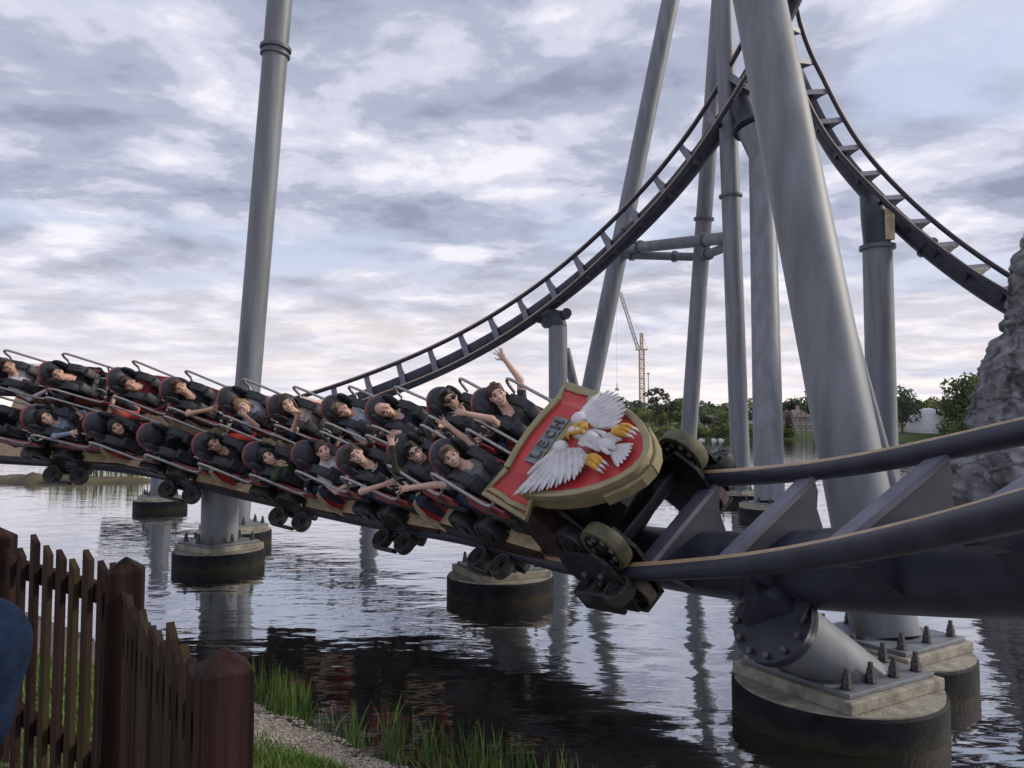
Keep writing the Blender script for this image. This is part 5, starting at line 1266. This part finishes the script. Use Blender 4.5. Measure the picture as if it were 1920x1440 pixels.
n2 = 15; us = [(.06 + .88 * i / (n2 - 1)) for i in range(n2)]; zs = [1.555 + rf.uniform(-.03, .03) + (.05 if i == 9 else 0) for i in range(n2)]
section(FP[1], FP[2], us, zs, gzp[1] - .08, (1.40, .80))
# rail stub with bracket on the near post
pA = FP[2] - fo
MB().bbox(pA + np.array([.035, -.10, 1.372 - fo[2]]), (.045, .12, .10), .004).build('rail_stub', M_RAWWOOD, fence)
br_ = MB().bbox(pA + np.array([.064, -.115, 1.372 - fo[2]]), (.004, .10, .12), .001).build('bracket', M_BRACKET, fence)
MB().cyl(pA + np.array([.066, -.125, 1.388 - fo[2]]), pA + np.array([.073, -.125, 1.388 - fo[2]]), .011, seg=8).build('screw', M_HOLE, br_)
MB().bbox(pA + np.array([-.085, -.10, 1.385 - fo[2]]), (.03, .14, .10), .004, np.array([[.9, -.43, 0], [.43, .9, 0], [0, 0, 1]])).build('rail_stub', M_WOOD, fence)

# ------------------------------------------------------------------ iris and reed clumps at the bank
def clump(u, v, n, h, spread, label, name='iris_clump', lean=.22, wid=.008, m=M_BLADE):
    b = WZ(u, v, 0.0); b[2] = bankz(b[0], b[1]); mb = MB()
    for i in range(int(n * 1.5)):
        q = (random.gauss(0, spread), random.gauss(0, spread * .6)); z = bankz(b[0] + q[0], b[1] + q[1]) - b[2] - .02
        blade(mb, (q[0], q[1], z), h * random.uniform(.55, 1.0), (random.uniform(0, 6.3), random.uniform(0, lean)), wid * random.uniform(.6, 1.1), random.choice((0, 0, 1)), segs=5)
    o = mb.build(name, [m, M_BLADE2]); o.location = b; tag(o, label, 'plant', 'reeds and irises at the water edge')
clump(508, 1322, 34, .40, .10, 'dense iris clump beside the near fence post')
clump(538, 1345, 26, .40, .06, 'iris clump second from the near fence post')
clump(571, 1362, 20, .38, .025, 'narrow upright iris tuft at the tip of the gravel')
clump(663, 1375, 14, .33, .04, 'sparse leaning iris in the water beyond the gravel', lean=.5)
clump(725, 1415, 12, .52, .03, 'tall single iris stalk bending left over the water', lean=.5)
clump(752, 1425, 9, .42, .02, 'thin reed just right of the tall bent iris')
clump(800, 1432, 16, .44, .05, 'spreading reed tuft in front of the dark reflection', lean=.45)
for u, v, n, h, l in ((850, 1446, 16, .42, 'reed tuft at the bottom centre, left of the pale reflection'), (890, 1452, 18, .40, 'dense reed tuft at the bottom centre'), (930, 1462, 16, .38, 'low reed tuft right of the dense one'), (985, 1470, 14, .38, 'short reed tuft below the footing reflection'),
                      (1035, 1478, 14, .40, 'leaning reed tuft at the bottom right of centre'), (1070, 1484, 10, .46, 'long arching reed reaching right over the water'), (1150, 1500, 8, .34, 'small reed tuft at the bottom right edge of the bank'), (1235, 1515, 6, .40, 'last thin reed at the bottom, near the big footing')):
    clump(u, v, n, h, .05, l, 'reed_clump', lean=.4)
mb = MB()
for i in range(900):
    t = random.uniform(-3.0, 2.6); q = random.gauss(.05, .12); x, y = from_tq(t, q)
    blade(mb, (x, y, bankz(x, y) - .01), random.uniform(.05, .22), (random.uniform(0, 6.3), random.uniform(.1, .9)), random.uniform(.0015, .004), random.choice((0, 0, 1, 2)), segs=3)
tag(mb.build('waterline_weeds', [M_BLADE, M_BLADE2, M_DRYREED]), 'thin mixed weeds and dead blades along the muddy waterline', 'weeds', None, 'stuff')
for u, v, l in ((1105, 1440, 'bare dry twig stems rising from the water left of the big footing'), (1180, 1430, 'thin dead stalks in the water close to the big footing'), (985, 1440, 'few thin brown stems in the dark water')):
    clump(u, v, 6, .42, .10, l, 'dry_stem_clump', .5, .0022, M_DRYREED)
